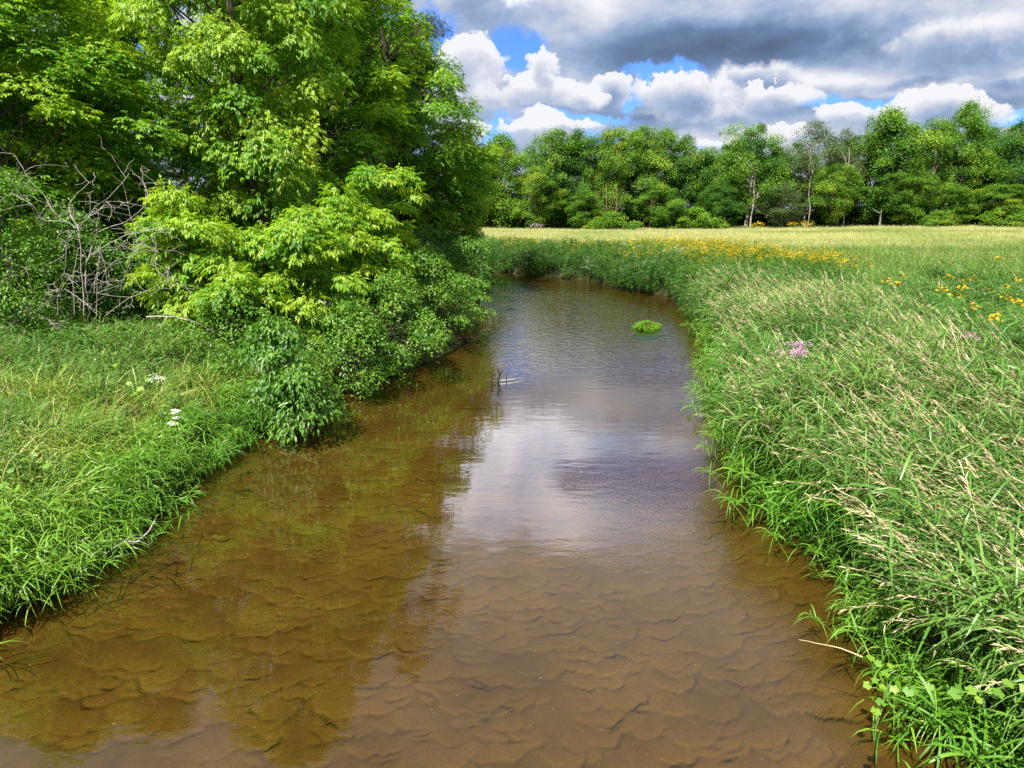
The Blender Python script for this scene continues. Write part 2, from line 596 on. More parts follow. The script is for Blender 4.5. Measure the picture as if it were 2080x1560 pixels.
b.put(bp.inputs['Height'], b.m('ADD', b.noise(b.v('MULTIPLY', t, (1.0, 2.4, 1)), 9.0, 5, 0.6), b.m('MULTIPLY', n3, 0.12)))
b.nt.links.new(bp.outputs[0], d.inputs['Normal'])
b.nt.links.new(d.outputs[0], o.inputs[0])
M['sand'] = m

# clear brown-stained water
m, b, o = new_mat('creek_water')
t = b.n('ShaderNodeTexCoord').outputs['Object']
sp = b.n('ShaderNodeSeparateXYZ')
b.nt.links.new(t, sp.inputs[0])
tp = b.n('ShaderNodeBsdfTransparent')
tp.inputs[0].default_value = (0.62, 0.545, 0.33, 1)
gl = b.n('ShaderNodeBsdfGlossy')
gl.inputs['Roughness'].default_value = 0.015
w1 = b.noise(b.v('MULTIPLY', t, (1.0, 2.3, 1)), 2.2, 3, 0.5)
w2 = b.noise(b.v('MULTIPLY', t, (1.0, 1.9, 1)), 3.6, 2, 0.5, 0.8)
w3 = b.noise(b.v('MULTIPLY', t, (3.4, 1.3, 1)), 16.0, 3, 0.55, 0.4)
riff = b.m('MULTIPLY', b.ss(sp.outputs[1], 12.5, 18.0), b.m('SUBTRACT', 1.0, b.m('MULTIPLY', b.ss(sp.outputs[1], 30.0, 40.0), 0.5)))
patch = b.ss(b.noise(t, 0.32, 3, 0.5), 0.45, 0.62)
ht = b.m('MULTIPLY', w1, 0.30)
ht = b.m('ADD', ht, b.m('MULTIPLY', w2, b.m('ADD', b.m('MULTIPLY', riff, 1.5), b.m('ADD', b.m('MULTIPLY', patch, 0.06), 0.03))))
side_m = b.ss(sp.outputs[0], 0.2, 1.6)
ht = b.m('ADD', ht, b.m('MULTIPLY', w3, b.m('MULTIPLY', side_m, b.m('MULTIPLY', b.m('SUBTRACT', 1.0, b.ss(sp.outputs[1], 7.5, 11.0)), 0.22))))
bp = b.n('ShaderNodeBump')
bp.inputs['Distance'].default_value = 0.0065
bp.inputs['Strength'].default_value = 1.0
b.put(bp.inputs['Height'], ht)
ge = b.n('ShaderNodeNewGeometry')
cosi = b.m('ABSOLUTE', b.v('DOT_PRODUCT', ge.outputs['Incoming'], bp.outputs[0]))
fres = b.m('ADD', 0.040, b.m('MULTIPLY', b.m('POWER', b.m('SUBTRACT', 1.0, cosi, clamp=True), 3.45), 0.955), clamp=True)
b.nt.links.new(bp.outputs[0], gl.inputs['Normal'])
mx = b.n('ShaderNodeMixShader')
b.nt.links.new(fres, mx.inputs[0])
b.nt.links.new(tp.outputs[0], mx.inputs[1])
b.nt.links.new(gl.outputs[0], mx.inputs[2])
b.nt.links.new(mx.outputs[0], o.inputs[0])
M['water'] = m

# ------------------------------------------------------------------ the creek's course (water level z = 0)
LEFT_PX = [(0, 1250), (140, 1166), (300, 1066), (410, 962), (525, 878), (640, 838), (700, 798), (800, 762), (890, 728), (955, 690), (985, 640), (975, 600), (955, 568), (880, 551), (700, 541)]
RIGHT_PX = [(1995, 1560), (1815, 1400), (1722, 1200), (1622, 1080), (1520, 980), (1490, 880), (1482, 780), (1452, 690), (1410, 632), (1362, 602), (1285, 590), (1200, 571), (1080, 558), (980, 546), (880, 539), (700, 533)]
LB = [gp(*p).to_2d() for p in LEFT_PX]
RB = [gp(*p).to_2d() for p in RIGHT_PX]
LB = [Vector((-7.6, -14)), Vector((-7.2, -3)), Vector((-6.2, 3))] + LB
RB = [Vector((5.2, -14)), Vector((4.6, -3)), Vector((3.9, 2.0))] + RB
LBn = np.array([tuple(p) for p in LB])
RBn = np.array([tuple(p) for p in RB])


def seg_dist(x, y, P):
    best = np.full(x.shape, 1e9)
    for a, c in zip(P[:-1], P[1:]):
        d = c - a
        L2 = d @ d
        t = np.clip(((x - a[0]) * d[0] + (y - a[1]) * d[1]) / L2, 0, 1)
        q = np.hypot(x - a[0] - t * d[0], y - a[1] - t * d[1])
        best = np.minimum(best, q)
    return best


POLY = np.concatenate([LBn, RBn[::-1]])


def river(x, y):
    """(distance to left bank line, to right bank line, inside?)"""
    x = np.asarray(x, float)
    y = np.asarray(y, float)
    ins = np.zeros(x.shape, bool)
    P = POLY
    for (x0, y0), (x1, y1) in zip(P, np.roll(P, -1, 0)):
        cnd = (y0 > y) != (y1 > y)
        if y1 != y0:
            ins ^= cnd & (x < (x1 - x0) * (y - y0) / (y1 - y0) + x0)
    return seg_dist(x, y, LBn), seg_dist(x, y, RBn), ins


def height(x, y):
    x = np.asarray(x, float)
    y = np.asarray(y, float)
    dl, dr, ins = river(x, y)
    bump = vnoise(x, y, 0.55) * 0.07
    zr = 0.5 * smooth(dr, 0, 0.55) + 0.28 * smooth(dr, 0.3, 2.6) + 0.25 * smooth(dr, 3, 30)
    zr = zr + 0.75 * smooth(y, 30, 90) * smooth(x, 5, 75) + bump * smooth(dr, 0.2, 1.5)
    zl = 0.42 * smooth(dl, 0, 0.5) + 0.45 * smooth(dl, 0.3, 3.2) + 0.25 * smooth(dl, 2.5, 9) + bump * 1.3 * smooth(dl, 0.2, 1.5)
    z = np.where(dl < dr, zl, zr)
    d = np.minimum(dl, dr)
    return np.where(ins, -0.9 * smooth(d, 0, 0.35), z)


def grid_axis(a0, a1, step, lo, hi, grow=1.16):
    c = list(np.arange(a0, a1 + 1e-6, step))
    s, x = step, a1
    while x < hi:
        s *= grow
        x += s
        c.append(x)
    s, x = step, a0
    while x > lo:
        s *= grow
        x -= s
        c.insert(0, x)
    return np.array(c)


def grid_faces(nx, ny):
    i = np.arange(nx - 1)[None, :]
    j = np.arange(ny - 1)[:, None]
    a = j * nx + i
    return np.stack([a, a + 1, a + nx + 1, a + nx], -1).reshape(-1, 4)


gx = grid_axis(-16, 16, 0.22, -2500, 2500)
gy = grid_axis(-2, 48, 0.25, -1500, 3500)
X, Y = np.meshgrid(gx, gy)
Z = height(X, Y)
ground = obj('ground', mesh('ground', np.stack([X, Y, Z], -1).reshape(-1, 3), grid_faces(len(gx), len(gy)), [M['soil']], smooth=True), kind='structure')
ground['label'] = 'low earth banks and flat meadow ground on both sides of the creek'


def bed_base(x, y):
    dl, dr, ins = river(x, y)
    d = np.where(ins, np.minimum(dl, dr), 0)
    return -0.05 - 0.16 * smooth(d, 0, 0.9) - 0.10 * smooth(d, 0.6, 2.2), ins, np.minimum(dl, dr)


# dunes: overlapping tongues of sand, each with a steep curved front facing downstream (towards the bridge)
st = 0.02
bx = np.arange(-9.0, 5.0, st)
by = np.arange(3.2, 13.2, st)
X, Y = np.meshgrid(bx, by)
hgt = np.zeros_like(X)
deb = np.zeros_like(X)
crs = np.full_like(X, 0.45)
rg = np.random.default_rng(21)
NL = 5200
lob = np.stack([rg.uniform(-9, 5, NL), rg.uniform(2.9, 13.6, NL)], -1)
lob = lob[np.argsort(lob[:, 1] + rg.normal(0, .12, NL))]          # every dune rides over the one downstream of it
for i, (cx, cy) in enumerate(lob):
    w = rg.uniform(0.075, 0.21) * (1 if rg.random() < .85 else 1.5)
    ln = w * rg.uniform(1.3, 2.4)
    h0 = rg.uniform(0.008, 0.018)
    ang = rg.normal(0.05, 0.28)
    i0, i1 = np.searchsorted(bx, [cx - w * 1.6, cx + w * 1.6])
    j0, j1 = np.searchsorted(by, [cy - w * 1.4, cy + ln * 1.5])
    if i1 - i0 < 3 or j1 - j0 < 3:
        continue
    sl = (slice(j0, j1), slice(i0, i1))
    ux, uy = X[sl] - cx, Y[sl] - cy
    u = (ux * math.cos(ang) + uy * math.sin(ang)) / w
    v = -(-ux * math.sin(ang) + uy * math.cos(ang))
    wob = 0.08 * w * np.sin(u * 3.3 + i) + 0.05 * w * np.sin(u * 8 + 2 * i)
    vf = w * rg.uniform(0.45, 0.85) * (1 - np.abs(u) ** 2.2) + wob
    e = v - vf
    a_ = smooth(-e, -0.004, 0.014) * smooth(1 + e / ln, 0, 0.55) * smooth(1.02 - np.abs(u), 0, 0.35)
    g_ = np.clip(1 + e / ln, 0, 1)
    hgt[sl] = hgt[sl] * (1 - a_) + a_ * (h0 * g_)
    crs[sl] = crs[sl] * (1 - a_) + a_ * (0.24 + 0.56 * g_ + rg.normal(0, .05))  # sand pales towards the front, with scallop shading painted in
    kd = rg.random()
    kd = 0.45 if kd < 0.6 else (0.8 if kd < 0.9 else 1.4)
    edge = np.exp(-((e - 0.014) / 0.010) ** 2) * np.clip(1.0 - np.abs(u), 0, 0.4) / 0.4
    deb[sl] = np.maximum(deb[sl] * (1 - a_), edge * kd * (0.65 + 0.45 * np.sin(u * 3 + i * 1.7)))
    crs[sl] += 0.20 * np.exp(-((e + 0.016) / 0.014) ** 2) * a_  # pale lip sand drawn together with a painted highlight
    crs[sl] -= 0.30 * np.exp(-((e - 0.03) / 0.03) ** 2) * np.clip(1.0 - np.abs(u), 0, 0.4)  # painted shade just below each front
bz, ins, dd = bed_base(X, Y)
bz = bz + hgt * smooth(dd, 0.1, 0.7) + vnoise(X, Y, 1.6) * 0.012
keep = (ins | (dd < 0.3))
V = np.stack([X, Y, bz], -1).reshape(-1, 3)
Fq = grid_faces(len(bx), len(by))
Fq = Fq[keep.ravel()[Fq].all(1)]
bx2 = np.arange(-16, 8, 0.2)
by2 = np.arange(13.1, 50, 0.2)
X2, Y2 = np.meshgrid(bx2, by2)
z2, ins2, dd2 = bed_base(X2, Y2)
z2 = z2 - 0.004 + vnoise(X2, Y2, 2.2) * 0.015
F2 = grid_faces(len(bx2), len(by2))
F2 = F2[(ins2 | (dd2 < 0.4)).ravel()[F2].all(1)]
bx3 = np.arange(-9, 7, 0.25)
by3 = np.arange(-14, 3.4, 0.25)
X3, Y3 = np.meshgrid(bx3, by3)
z3 = bed_base(X3, Y3)[0] - 0.004
F3 = grid_faces(len(bx3), len(by3))
n1_, n2_ = len(V), X2.size
Vall = np.concatenate([V, np.stack([X2, Y2, z2], -1).reshape(-1, 3), np.stack([X3, Y3, z3], -1).reshape(-1, 3)])
Fall = np.concatenate([Fq, F2 + n1_, F3 + n1_ + n2_])
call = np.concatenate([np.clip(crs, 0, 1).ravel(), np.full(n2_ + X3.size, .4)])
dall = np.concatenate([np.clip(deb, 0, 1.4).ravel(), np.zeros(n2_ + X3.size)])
used = np.zeros(len(Vall), bool)
used[Fall.ravel()] = True
remap = np.cumsum(used) - 1
bed = obj('river_bed', mesh('river_bed', Vall[used], remap[Fall], [M['sand']], attrs={'debris': ('POINT', dall[used]), 'crest_tone_shade': ('POINT', call[used])}, smooth=True), kind='structure')
bed['label'] = 'rippled brown sand bed seen through the shallow water'

# ------------------------------------------------------------------ water surface with the wakes of the snag and of the grass tuft
SNAG = gp(1012, 776, 0.0)
TUFT = gp(1315, 668, 0.0)
wx = grid_axis(-8.5, 5.0, 0.05, -16, 7, 1.3)
wy = grid_axis(3, 24, 0.055, -14, 50, 1.12)
X, Y = np.meshgrid(wx, wy)
Zw = np.zeros_like(X)
# bow ridges that open upstream-to-bank from the snag: a shallow arc in front of it
for (S, amp, wd, op) in ((SNAG, 0.0055, 0.5, 0.7), (TUFT, 0.005, 0.5, 0.5)):
    dx = X - S.x
    dy = Y - S.y
    e = dy - op * np.abs(dx) ** 1.25 + 0.12
    fall = np.exp(-(dx / wd) ** 2)
    Zw += amp * fall * (np.exp(-(e / 0.07) ** 2) - 0.8 * np.exp(-((e - 0.16) / 0.09) ** 2) + 0.45 * np.exp(-((e - 0.33) / 0.09) ** 2) - 0.25 * np.exp(-((e - 0.5) / 0.09) ** 2))
dl, dr, ins = river(X, Y)
Fw = grid_faces(len(wx), len(wy))
Fw = Fw[(ins | (np.minimum(dl, dr) < 0.45)).ravel()[Fw].all(1)]
Vw = np.stack([X, Y, Zw], -1).reshape(-1, 3)
used = np.zeros(len(Vw), bool)
used[Fw.ravel()] = True
remap = np.cumsum(used) - 1
water = obj('creek_water', mesh('creek_water', Vw[used], remap[Fw], [M['water']], smooth=True), kind='structure')
water['label'] = 'shallow clear brown creek reflecting grey clouds and the leafy bank'

# ------------------------------------------------------------------ trees and shrubs
def boughs(rng, h, r, zb, nb, peak=0.42, lean=(0, 0), inner=0.45, lob=0.22):
    """bough centres spread through an uneven crown"""
    t = rng.beta(1.25, 1.25, nb)
    prof = np.clip((t / peak), 0, 1) ** 0.55 * np.clip((1 - t) / (1 - peak), 0, 1) ** 0.5
    prof = np.maximum(prof, 0.12)
    th = rng.uniform(0, 2 * math.pi, nb)
    ph = rng.uniform(0, 6.28, 4)
    lobes = 1 + lob * np.sin(2 * th + ph[0] + 5 * t) + lob * 0.8 * np.sin(3 * th + ph[1] - 7 * t) + lob * 0.7 * np.sin(9 * t + ph[2] + th)
    rad = r * prof * lobes * (inner + (1 - inner) * rng.uniform(0, 1, nb) ** 0.5)
    z = zb + t * (h - zb)
    x = rad * np.cos(th) + lean[0] * t
    y = rad * np.sin(th) + lean[1] * t
    o = np.stack([np.cos(th), np.sin(th), np.zeros(nb)], -1)
    return np.stack([x, y, z], -1), o, t


def foliage(acc, rng, B, O, R, per, leaf, wid, style, tint0, tspread=0.16, mi=0, flat=0.45, puff=0.13, tilt=.3):
    """leaf sprays on dome shaped boughs"""
    nb = len(B)
    R = np.broadcast_to(R, (nb,))
    n = nb * per
    idx = np.repeat(np.arange(nb), per)
    rho = np.sqrt(rng.uniform(0, 1, n)) * R[idx]
    th = rng.uniform(0, 2 * math.pi, n)
    off = np.stack([rho * np.cos(th), rho * np.sin(th), np.zeros(n)], -1)
    q = rho / R[idx]
    off[:, 2] = R[idx] * (flat * (1 - q ** 2) - 0.18 + rng.normal(0, puff, n)) - tilt * (off * O[idx]).sum(1)
    P = B[idx] + off
    bt = rng.normal(0, tspread, nb)
    o = nrm(nrm(off * [1, 1, 0.2]) * q[:, None] + O[idx] * 0.55 + rng.normal(0, 0.35, (n, 3)))
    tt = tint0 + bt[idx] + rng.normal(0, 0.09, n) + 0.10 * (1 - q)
    N = nrm(o * 0.45 + UPV * 0.9 + rng.normal(0, 0.28, (n, 3)))
    sz = leaf * rng.uniform(0.7, 1.25, n)
    if style == 'compound':
        rac = nrm(o * 0.85 + UPV * -0.35 + rng.normal(0, 0.2, (n, 3)))
        S = nrm(np.cross(rac, N))
        Ps, As, Ns, Ls, Ts = [], [], [], [], []
        for (s, sd, lf) in ((0.45, 1, .85), (0.5, -1, .85), (0.95, 1, .9), (1.0, -1, .9), (1.25, 0, 1.1)):
            Ps.append(P + rac * (s * sz)[:, None])
            As.append(nrm(rac * (0.6 if sd else 1.0) + S * (0.75 * sd) + UPV * -0.45 + rng.normal(0, 0.15, (n, 3))))
            Ns.append(N + rng.normal(0, 0.2, (n, 3)))
            Ls.append(sz * lf)
            Ts.append(tt)
        P, A, N, sz, tt = [np.concatenate(k) for k in (Ps, As, Ns, Ls, Ts)]
    elif style == 'hang':
        A = nrm(o * 0.3 + UPV * -0.9 + rng.normal(0, 0.25, (n, 3)))
        N = nrm(o + rng.normal(0, 0.4, (n, 3)))
    elif style == 'droop':
        A = nrm(o * 0.6 + UPV * -0.65 + rng.normal(0, 0.3, (n, 3)))
        N = nrm(o * 0.8 + UPV * 0.6 + rng.normal(0, 0.25, (n, 3)))
    elif style == 'clump':
        A = nrm(o * 0.7 + UPV * -0.25 + rng.normal(0, 0.5, (n, 3)))
        N = nrm(o * 0.5 + UPV * 0.7 + rng.normal(0, 0.4, (n, 3)))
    else:
        A = nrm(o * 0.9 + UPV * -0.2 + rng.normal(0, 0.45, (n, 3)))
    V, Fc, bid = leaves(P, A, N, sz, sz * wid)
    acc.add(V, Fc, tt[bid], mi)


def wavy(rng, a, c, n=7, amt=0.05):
    a, c = np.asarray(a, float), np.asarray(c, float)
    s = np.linspace(0, 1, n)[:, None]
    L = np.linalg.norm(c - a)
    w = rng.normal(0, amt * L, (n, 3)) * np.sin(np.pi * s)
    return a + (c - a) * s + w


def trunk_parts(root, rng, h, r0, B, lean, bark, limbs=4, twigs=40, fork=None, nb_seg=9):
    """trunk, main limbs and the finer branches of one tree"""
    top = h * 0.8
    s = np.linspace(0, 1, nb_seg)
    wob = np.cumsum(rng.normal(0, 0.035 * h / nb_seg * 2.2, (nb_seg, 2)), 0)
    wob -= wob[0]
    pts = np.stack([lean[0] * s + wob[:, 0], lean[1] * s + wob[:, 1], s * top - 0.25 * (s == 0)], -1)
    rad = r0 * (1 - 0.8 * s) + 0.25 * r0 * (s == 0)
    a = Acc()
    tube(a, pts, rad, 8)
    obj('trunk', a.mesh('trunk', [bark], True), root)

    def at(z):
        f = np.clip(z / top, 0, 1)
        return np.array([np.interp(f, s, pts[:, k]) for k in range(3)]), r0 * (1 - 0.8 * f)
    order = rng.permutation(len(B))
    for k in order[:limbs]:
        p = B[k]
        z0 = np.clip(p[2] - np.hypot(p[0], p[1]) * 0.9, 0.12 * h, top * 0.9)
        a0, rr = at(z0)
        a = Acc()
        mid = wavy(rng, a0, p, 7, 0.05)
        tube(a, mid, np.linspace(rr * 0.55, 0.015, 7), 6)
        obj('limb', a.mesh('limb', [bark], True), root)
    a = Acc()
    for k in order[limbs:limbs + twigs]:
        p = B[k]
        z0 = np.clip(p[2] - np.hypot(p[0], p[1]) * rng.uniform(0.5, 1.0), 0.1 * h, top * 0.97)
        a0, rr = at(z0)
        tube(a, wavy(rng, a0, p, 5, 0.06), np.linspace(min(0.05, rr * 0.4), 0.008, 5), 4)
    if a.n:
        obj('branches', a.mesh('branches', [bark], True), root, kind='stuff')


def big_tree(name, label, px, Y, h, r, zb, nb, per, leaf, seed, mat='elder', style='compound', wid=0.36, tint=0.5,
             r0=0.16, lean=(0, 0), Rb=(0.45, 0.85), bark='bark', cat='tree', group=None, limbs=5, twigs=60, peak=0.42, flat=0.45, lob=0.22):
    rng = np.random.default_rng(seed)
    x = xat(px, Y, 1.0)
    z = float(height(np.array([x]), np.array([Y]))[0])
    t = thing(name, label, cat, (x, Y, z), group)
    B, O, tt = boughs(rng, h - z, r, zb, nb, peak, lean, lob=lob)
    a = Acc()
    foliage(a, rng, B, O, rng.uniform(*Rb, nb), per, leaf, wid, style, tint, flat=flat)
    obj('crown', a.mesh('crown', [M[mat]]), t, kind='stuff')
    trunk_parts(t, rng, h - z, r0, B, lean, M[bark], limbs, twigs)
    return t


EPROTO = []
for sd, hh, rr, zz, nb, per, pk in ((131, 12.0, 3.2, 1.0, 260, 125, .42), (132, 14.0, 3.0, 1.2, 260, 125, .40), (133, 11.0, 3.2, .6, 250, 120, .46)):
    rng = np.random.default_rng(sd)
    B, O, tt = boughs(rng, hh, rr, zz, nb, pk, inner=.35, lob=.2)
    a = Acc()
    foliage(a, rng, B, O, rng.uniform(.36, .75, nb), per, .112, .40, 'compound', .56, .16, flat=.7, puff=.2, tilt=.12)
    EPROTO.append((a.mesh('crown', [M['elder']]), hh, rr, B))


def elder(label, px, Y, h, r, k, rz, tint, seed, r0=.2, stretch=1.0):
    rng = np.random.default_rng(seed)
    x = xat(px, Y, 1.0)
    z = float(height(np.array([x]), np.array([Y]))[0])
    t = thing('box_elder_tree', label, 'tree', (x, Y, z), EL, rz)
    me, hh, rr, B = EPROTO[k]
    s, sz = r / rr, (h - z) / hh
    c = obj('crown', me, t, scl=(s, s * stretch, sz), kind='stuff')
    c.color = (1, 1, 1, 1.0 + tint)
    trunk_parts(t, rng, h - z, r0, B * np.array([s, s * stretch, sz]), (0, 0), M['bark'], 6, 70)
    return t


EL = 'box elders on the creek bank'
elder('yellow-green box elder at the far left, above the green bush', 20, 15.8, 9.6, 3.3, 0, .3, .13, 101)
elder('box elder cut by the left frame edge, highest leaves over the bank', -230, 17.5, 9.5, 3.2, 1, 1.2, .05, 102)
elder('tall dark-trunked box elder directly behind the bare grey shrub', 205, 20, 13, 2.6, 1, 2.9, .0, 103)
elder('tall box elder with bright drooping boughs right of the sky gap', 535, 18.8, 13.2, 2.6, 0, 4.1, .14, 104)
elder('tall green box elder behind the low bright saplings', 640, 24, 13.2, 3.4, 1, .4, .06, 105)
elder('dark green box elder just in front of the brownish willow', 712, 27, 13, 2.3, 1, 5.0, -.1, 106)
elder('spreading box elder reaching farthest out towards the wood, with airy boughs', 845, 32, 11.0, 3.0, 2, 1.0, -.06, 107)
elder('low rounded tree at the bend between leafy bank and distant wood', 925, 36, 7.2, 2.0, 2, 2.2, .05, 108, .12)
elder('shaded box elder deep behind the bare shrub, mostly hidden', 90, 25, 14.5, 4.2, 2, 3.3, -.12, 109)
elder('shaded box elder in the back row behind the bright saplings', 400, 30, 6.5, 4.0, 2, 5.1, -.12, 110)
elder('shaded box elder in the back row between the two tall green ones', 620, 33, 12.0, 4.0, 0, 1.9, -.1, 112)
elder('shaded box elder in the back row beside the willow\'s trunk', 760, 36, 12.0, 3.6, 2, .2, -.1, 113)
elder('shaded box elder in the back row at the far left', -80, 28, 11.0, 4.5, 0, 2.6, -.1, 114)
big_tree('willow_tree', 'tall brownish narrow-leaved willow rising above the box elders against the sky', 808, 30.5, 18.5, 2.4, 5.0, 190, 130, .17, 111, 'willow', 'hang', .17, .5, r0=.22, Rb=(.3, .6), twigs=110, flat=.1, limbs=7)
SP = 'young box elder saplings in sun'
for args in (('bright yellow-green sapling right beside the bare grey shrub', 385, 13.7, 3.75, .62, .5, 40, 70, .10, 121),
             ('bright sapling with low boughs between the grey shrub\'s neighbour and the dogwoods', 452, 13.9, 3.25, .55, .4, 32, 70, .10, 126),
             ('slim bright sapling in front of the darkest shade gap', 545, 14.3, 3.1, .45, .4, 26, 70, .10, 127),
             ('broad bright sapling in front of the shaded trunks, above the dogwoods', 632, 14.3, 3.35, .85, .4, 52, 75, .10, 122),
             ('tall bright sapling with stepped boughs nearest the dark box elder', 772, 17.3, 4.75, .9, .7, 52, 80, .11, 123),
             ('half-shaded sapling standing between the two broader bright ones', 700, 16.0, 3.9, .6, .6, 32, 70, .10, 124),
             ('small lime sapling low between bare shrub and dogwoods', 490, 13.2, 2.5, .5, .3, 24, 60, .09, 125)):
    big_tree('box_elder_sapling', *args, tint=.72, r0=.035, Rb=(.2, .36), lob=.38, group=SP, limbs=3, twigs=24, cat='sapling', peak=.5)


def shrub(label, px, Y, ztop, r, seed, nb=60, per=70, leaf=.075, wid=.5, mat='shrub', tint=.5, dxy=(0, 0), group=None, name='dogwood_shrub', Rb=(.16, .34), stems=6, droop=-.05, lob=.2, style='simple'):
    rng = np.random.default_rng(seed)
    x = xat(px, Y, .8) + dxy[0]
    yy = Y + dxy[1]
    z = max(0.02, float(height(np.array([x]), np.array([yy]))[0]))
    t = thing(name, label, 'shrub', (x, yy, z), group)
    B, O, tt = boughs(rng, ztop - z, r, droop, nb, .35, lob=lob)
    a = Acc()
    foliage(a, rng, B, O, rng.uniform(*Rb, nb), per, leaf, wid, style, tint, .12)
    obj('foliage', a.mesh('foliage', [M[mat]]), t, kind='stuff')
    order = rng.permutation(nb)
    for k in order[:stems]:
        a = Acc()
        tube(a, wavy(rng, rng.normal(0, .05, 3) * [1, 1, 0] + [0, 0, -.1], B[k], 6, .06), np.linspace(.018, .006, 6), 5)
        obj('stem', a.mesh('stem', [M['bark']], True), t)
    a = Acc()
    for k in order[stems:stems + 22]:
        j = order[rng.integers(0, stems)]
        tube(a, wavy(rng, B[j] * rng.uniform(.3, .8), B[k], 4, .08), np.linspace(.008, .003, 4), 3)
    obj('twigs', a.mesh('twigs', [M['bark']], True), t, kind='stuff')
    return t


DG = 'leafy shrubs along the creek bank'
shrub('dogwood shrub nearest the bridge, blue-green leaves beside the lush grass', 560, 11.35, 1.62, .85, 201, 70, leaf=.095, wid=.4, style='droop', tint=.34, group=DG)
shrub('low drooping dogwood whose pale leaves hang onto the water', 610, 10.75, 0.95, .6, 202, 44, leaf=.095, wid=.4, style='droop', tint=.4, group=DG, droop=-.25)
shrub('dogwood shrub overhanging the water past the hanging pale one', 712, 13.4, 1.6, 1.0, 203, 85, tint=.55, group=DG, droop=-.3)
shrub('broad light-green dogwood in the middle of the bank shrubs', 800, 15.2, 2.05, 1.15, 204, 95, tint=.6, group=DG, droop=-.25)
shrub('tall dogwood with pointed top, behind the driftwood heap', 868, 17.8, 2.45, 1.15, 205, 95, tint=.55, group=DG, droop=-.2)
shrub('dogwood reaching farthest over the water, above the driftwood', 925, 19.6, 1.85, 1.1, 206, 90, tint=.6, group=DG, droop=-.3)
shrub('upright leafy shrub below the broad bright sapling', 640, 14.4, 2.3, .95, 207, 80, tint=.5, group=DG)
shrub('leafy shrub below the sapling beside the bare branches', 480, 12.9, 1.9, .8, 208, 70, tint=.5, group=DG)
shrub('shaded shrub at the creek bend under the spreading box elder', 955, 26, 2.5, 1.3, 209, 80, leaf=.09, tint=.3, group=DG)
shrub('shaded shrub farthest along the leafy bank, below the low rounded tree', 915, 31, 2.6, 1.6, 210, 80, leaf=.1, tint=.3, group=DG)
shrub('shrub filling the gap behind the broad light-green dogwood', 745, 17.4, 2.5, 1.2, 211, 80, tint=.42, group=DG)
shrub('tall green bush at the left edge beside the bare grey shrub', 45, 13.0, 4.1, .95, 212, 120, 80, tint=.5, leaf=.07, Rb=(.22, .4), lob=.3)
shrub('dense bush behind the bare grey shrub', 170, 15.0, 3.5, 1.2, 213, 110, 80, tint=.38, leaf=.08, Rb=(.22, .4))
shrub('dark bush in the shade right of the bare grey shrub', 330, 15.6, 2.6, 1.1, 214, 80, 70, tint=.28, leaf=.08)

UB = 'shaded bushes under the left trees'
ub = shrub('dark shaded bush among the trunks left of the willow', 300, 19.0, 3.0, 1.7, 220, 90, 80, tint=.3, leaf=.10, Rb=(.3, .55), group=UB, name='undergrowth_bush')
for i, (px, Y, lab) in enumerate([(420, 19.5, 'dark shaded bush behind the sapling beside the bare branches'), (560, 20.5, 'dark shaded bush behind the broad bright sapling'),
                                  (690, 22, 'dark shaded bush behind the half-shaded sapling'), (800, 25, 'dark shaded bush below the dark green box elder'),
                                  (870, 29, 'dark shaded bush below the spreading box elder'), (130, 19, 'dark shaded bush behind the tall green bush at the left edge'),
                                  (-60, 18, 'dark shaded bush cut by the left frame edge'), (230, 24, 'dark shaded bush deep behind the bare grey shrub'),
                                  (480, 27, 'dark shaded bush deepest behind the saplings')]):
    x = xat(px, Y, .9)
    t = thing('dogwood_shrub', lab, 'shrub', (x, Y, float(height(np.array([x]), np.array([Y]))[0])), UB, 1.3 * i)
    t.scale = (1.2, 1.2, 1.0 + .12 * (i % 3))
    for ch in ub.children:
        o = ch.copy()
        COL.objects.link(o)
        o.parent = t

# ------------------------------------------------------------------ the wood beyond the meadow
PROTO = {}


def wood_proto(key, seed, h, r, zb, nb, per, leaf, mat, tint, style='clump', wid=.75, Rb=(.35, 1.1), bark='bark', peak=.55, limbs=3, twigs=16, r0=.14, lob=.34):
    rng = np.random.default_rng(seed)
    B, O, tt = boughs(rng, h, r, zb, nb, peak, inner=.25, lob=lob)
    a = Acc()
    foliage(a, rng, B, O, rng.uniform(*Rb, nb), per, leaf, wid, style, tint, .14, flat=.6, puff=.42, tilt=.15)
    crown = a.mesh('crown', [M[mat]])
    tmp = bpy.data.objects.new('proto', None)
    trunk_parts(tmp, rng, h, r0, B, (rng.normal(0, .3), rng.normal(0, .3)), M[bark], limbs, twigs, nb_seg=8)
    parts = [('crown', crown)]
    for o in list(bpy.data.objects):
        if o.parent is tmp:
            parts.append((o.name.split('.')[0], o.data))
            bpy.data.objects.remove(o)
    bpy.data.objects.remove(tmp)
    PROTO[key] = (parts, h, r)


wood_proto('green', 301, 13, 3.0, 1.1, 109, 330, .135, 'wood', .45)
wood_proto('green2', 302, 13, 3.0, 1.8, 105, 330, .135, 'wood', .38, bark='redbark')
wood_proto('yellow', 303, 13, 2.6, 1.2, 99, 330, .135, 'wood', .58, bark='redbark')
wood_proto('yellow2', 304, 13, 2.8, 2.2, 94, 330, .135, 'wood', .55)
wood_proto('dark', 305, 13, 3.0, 0.4, 109, 330, .135, 'wood', .2)
wood_proto('round', 306, 13, 4.0, 2.5, 126, 330, .135, 'wood', .42, bark='palebark', peak=.62, r0=.2, limbs=6)
wood_proto('sparse', 307, 13, 2.8, 2.2, 110, 130, .14, 'poplar', .5, bark='palebark', limbs=8, twigs=26, Rb=(.5, .9))
wood_proto('bush', 308, 4.5, 2.0, .1, 55, 200, .15, 'wood', .5, Rb=(.4, .75), peak=.35, twigs=6)
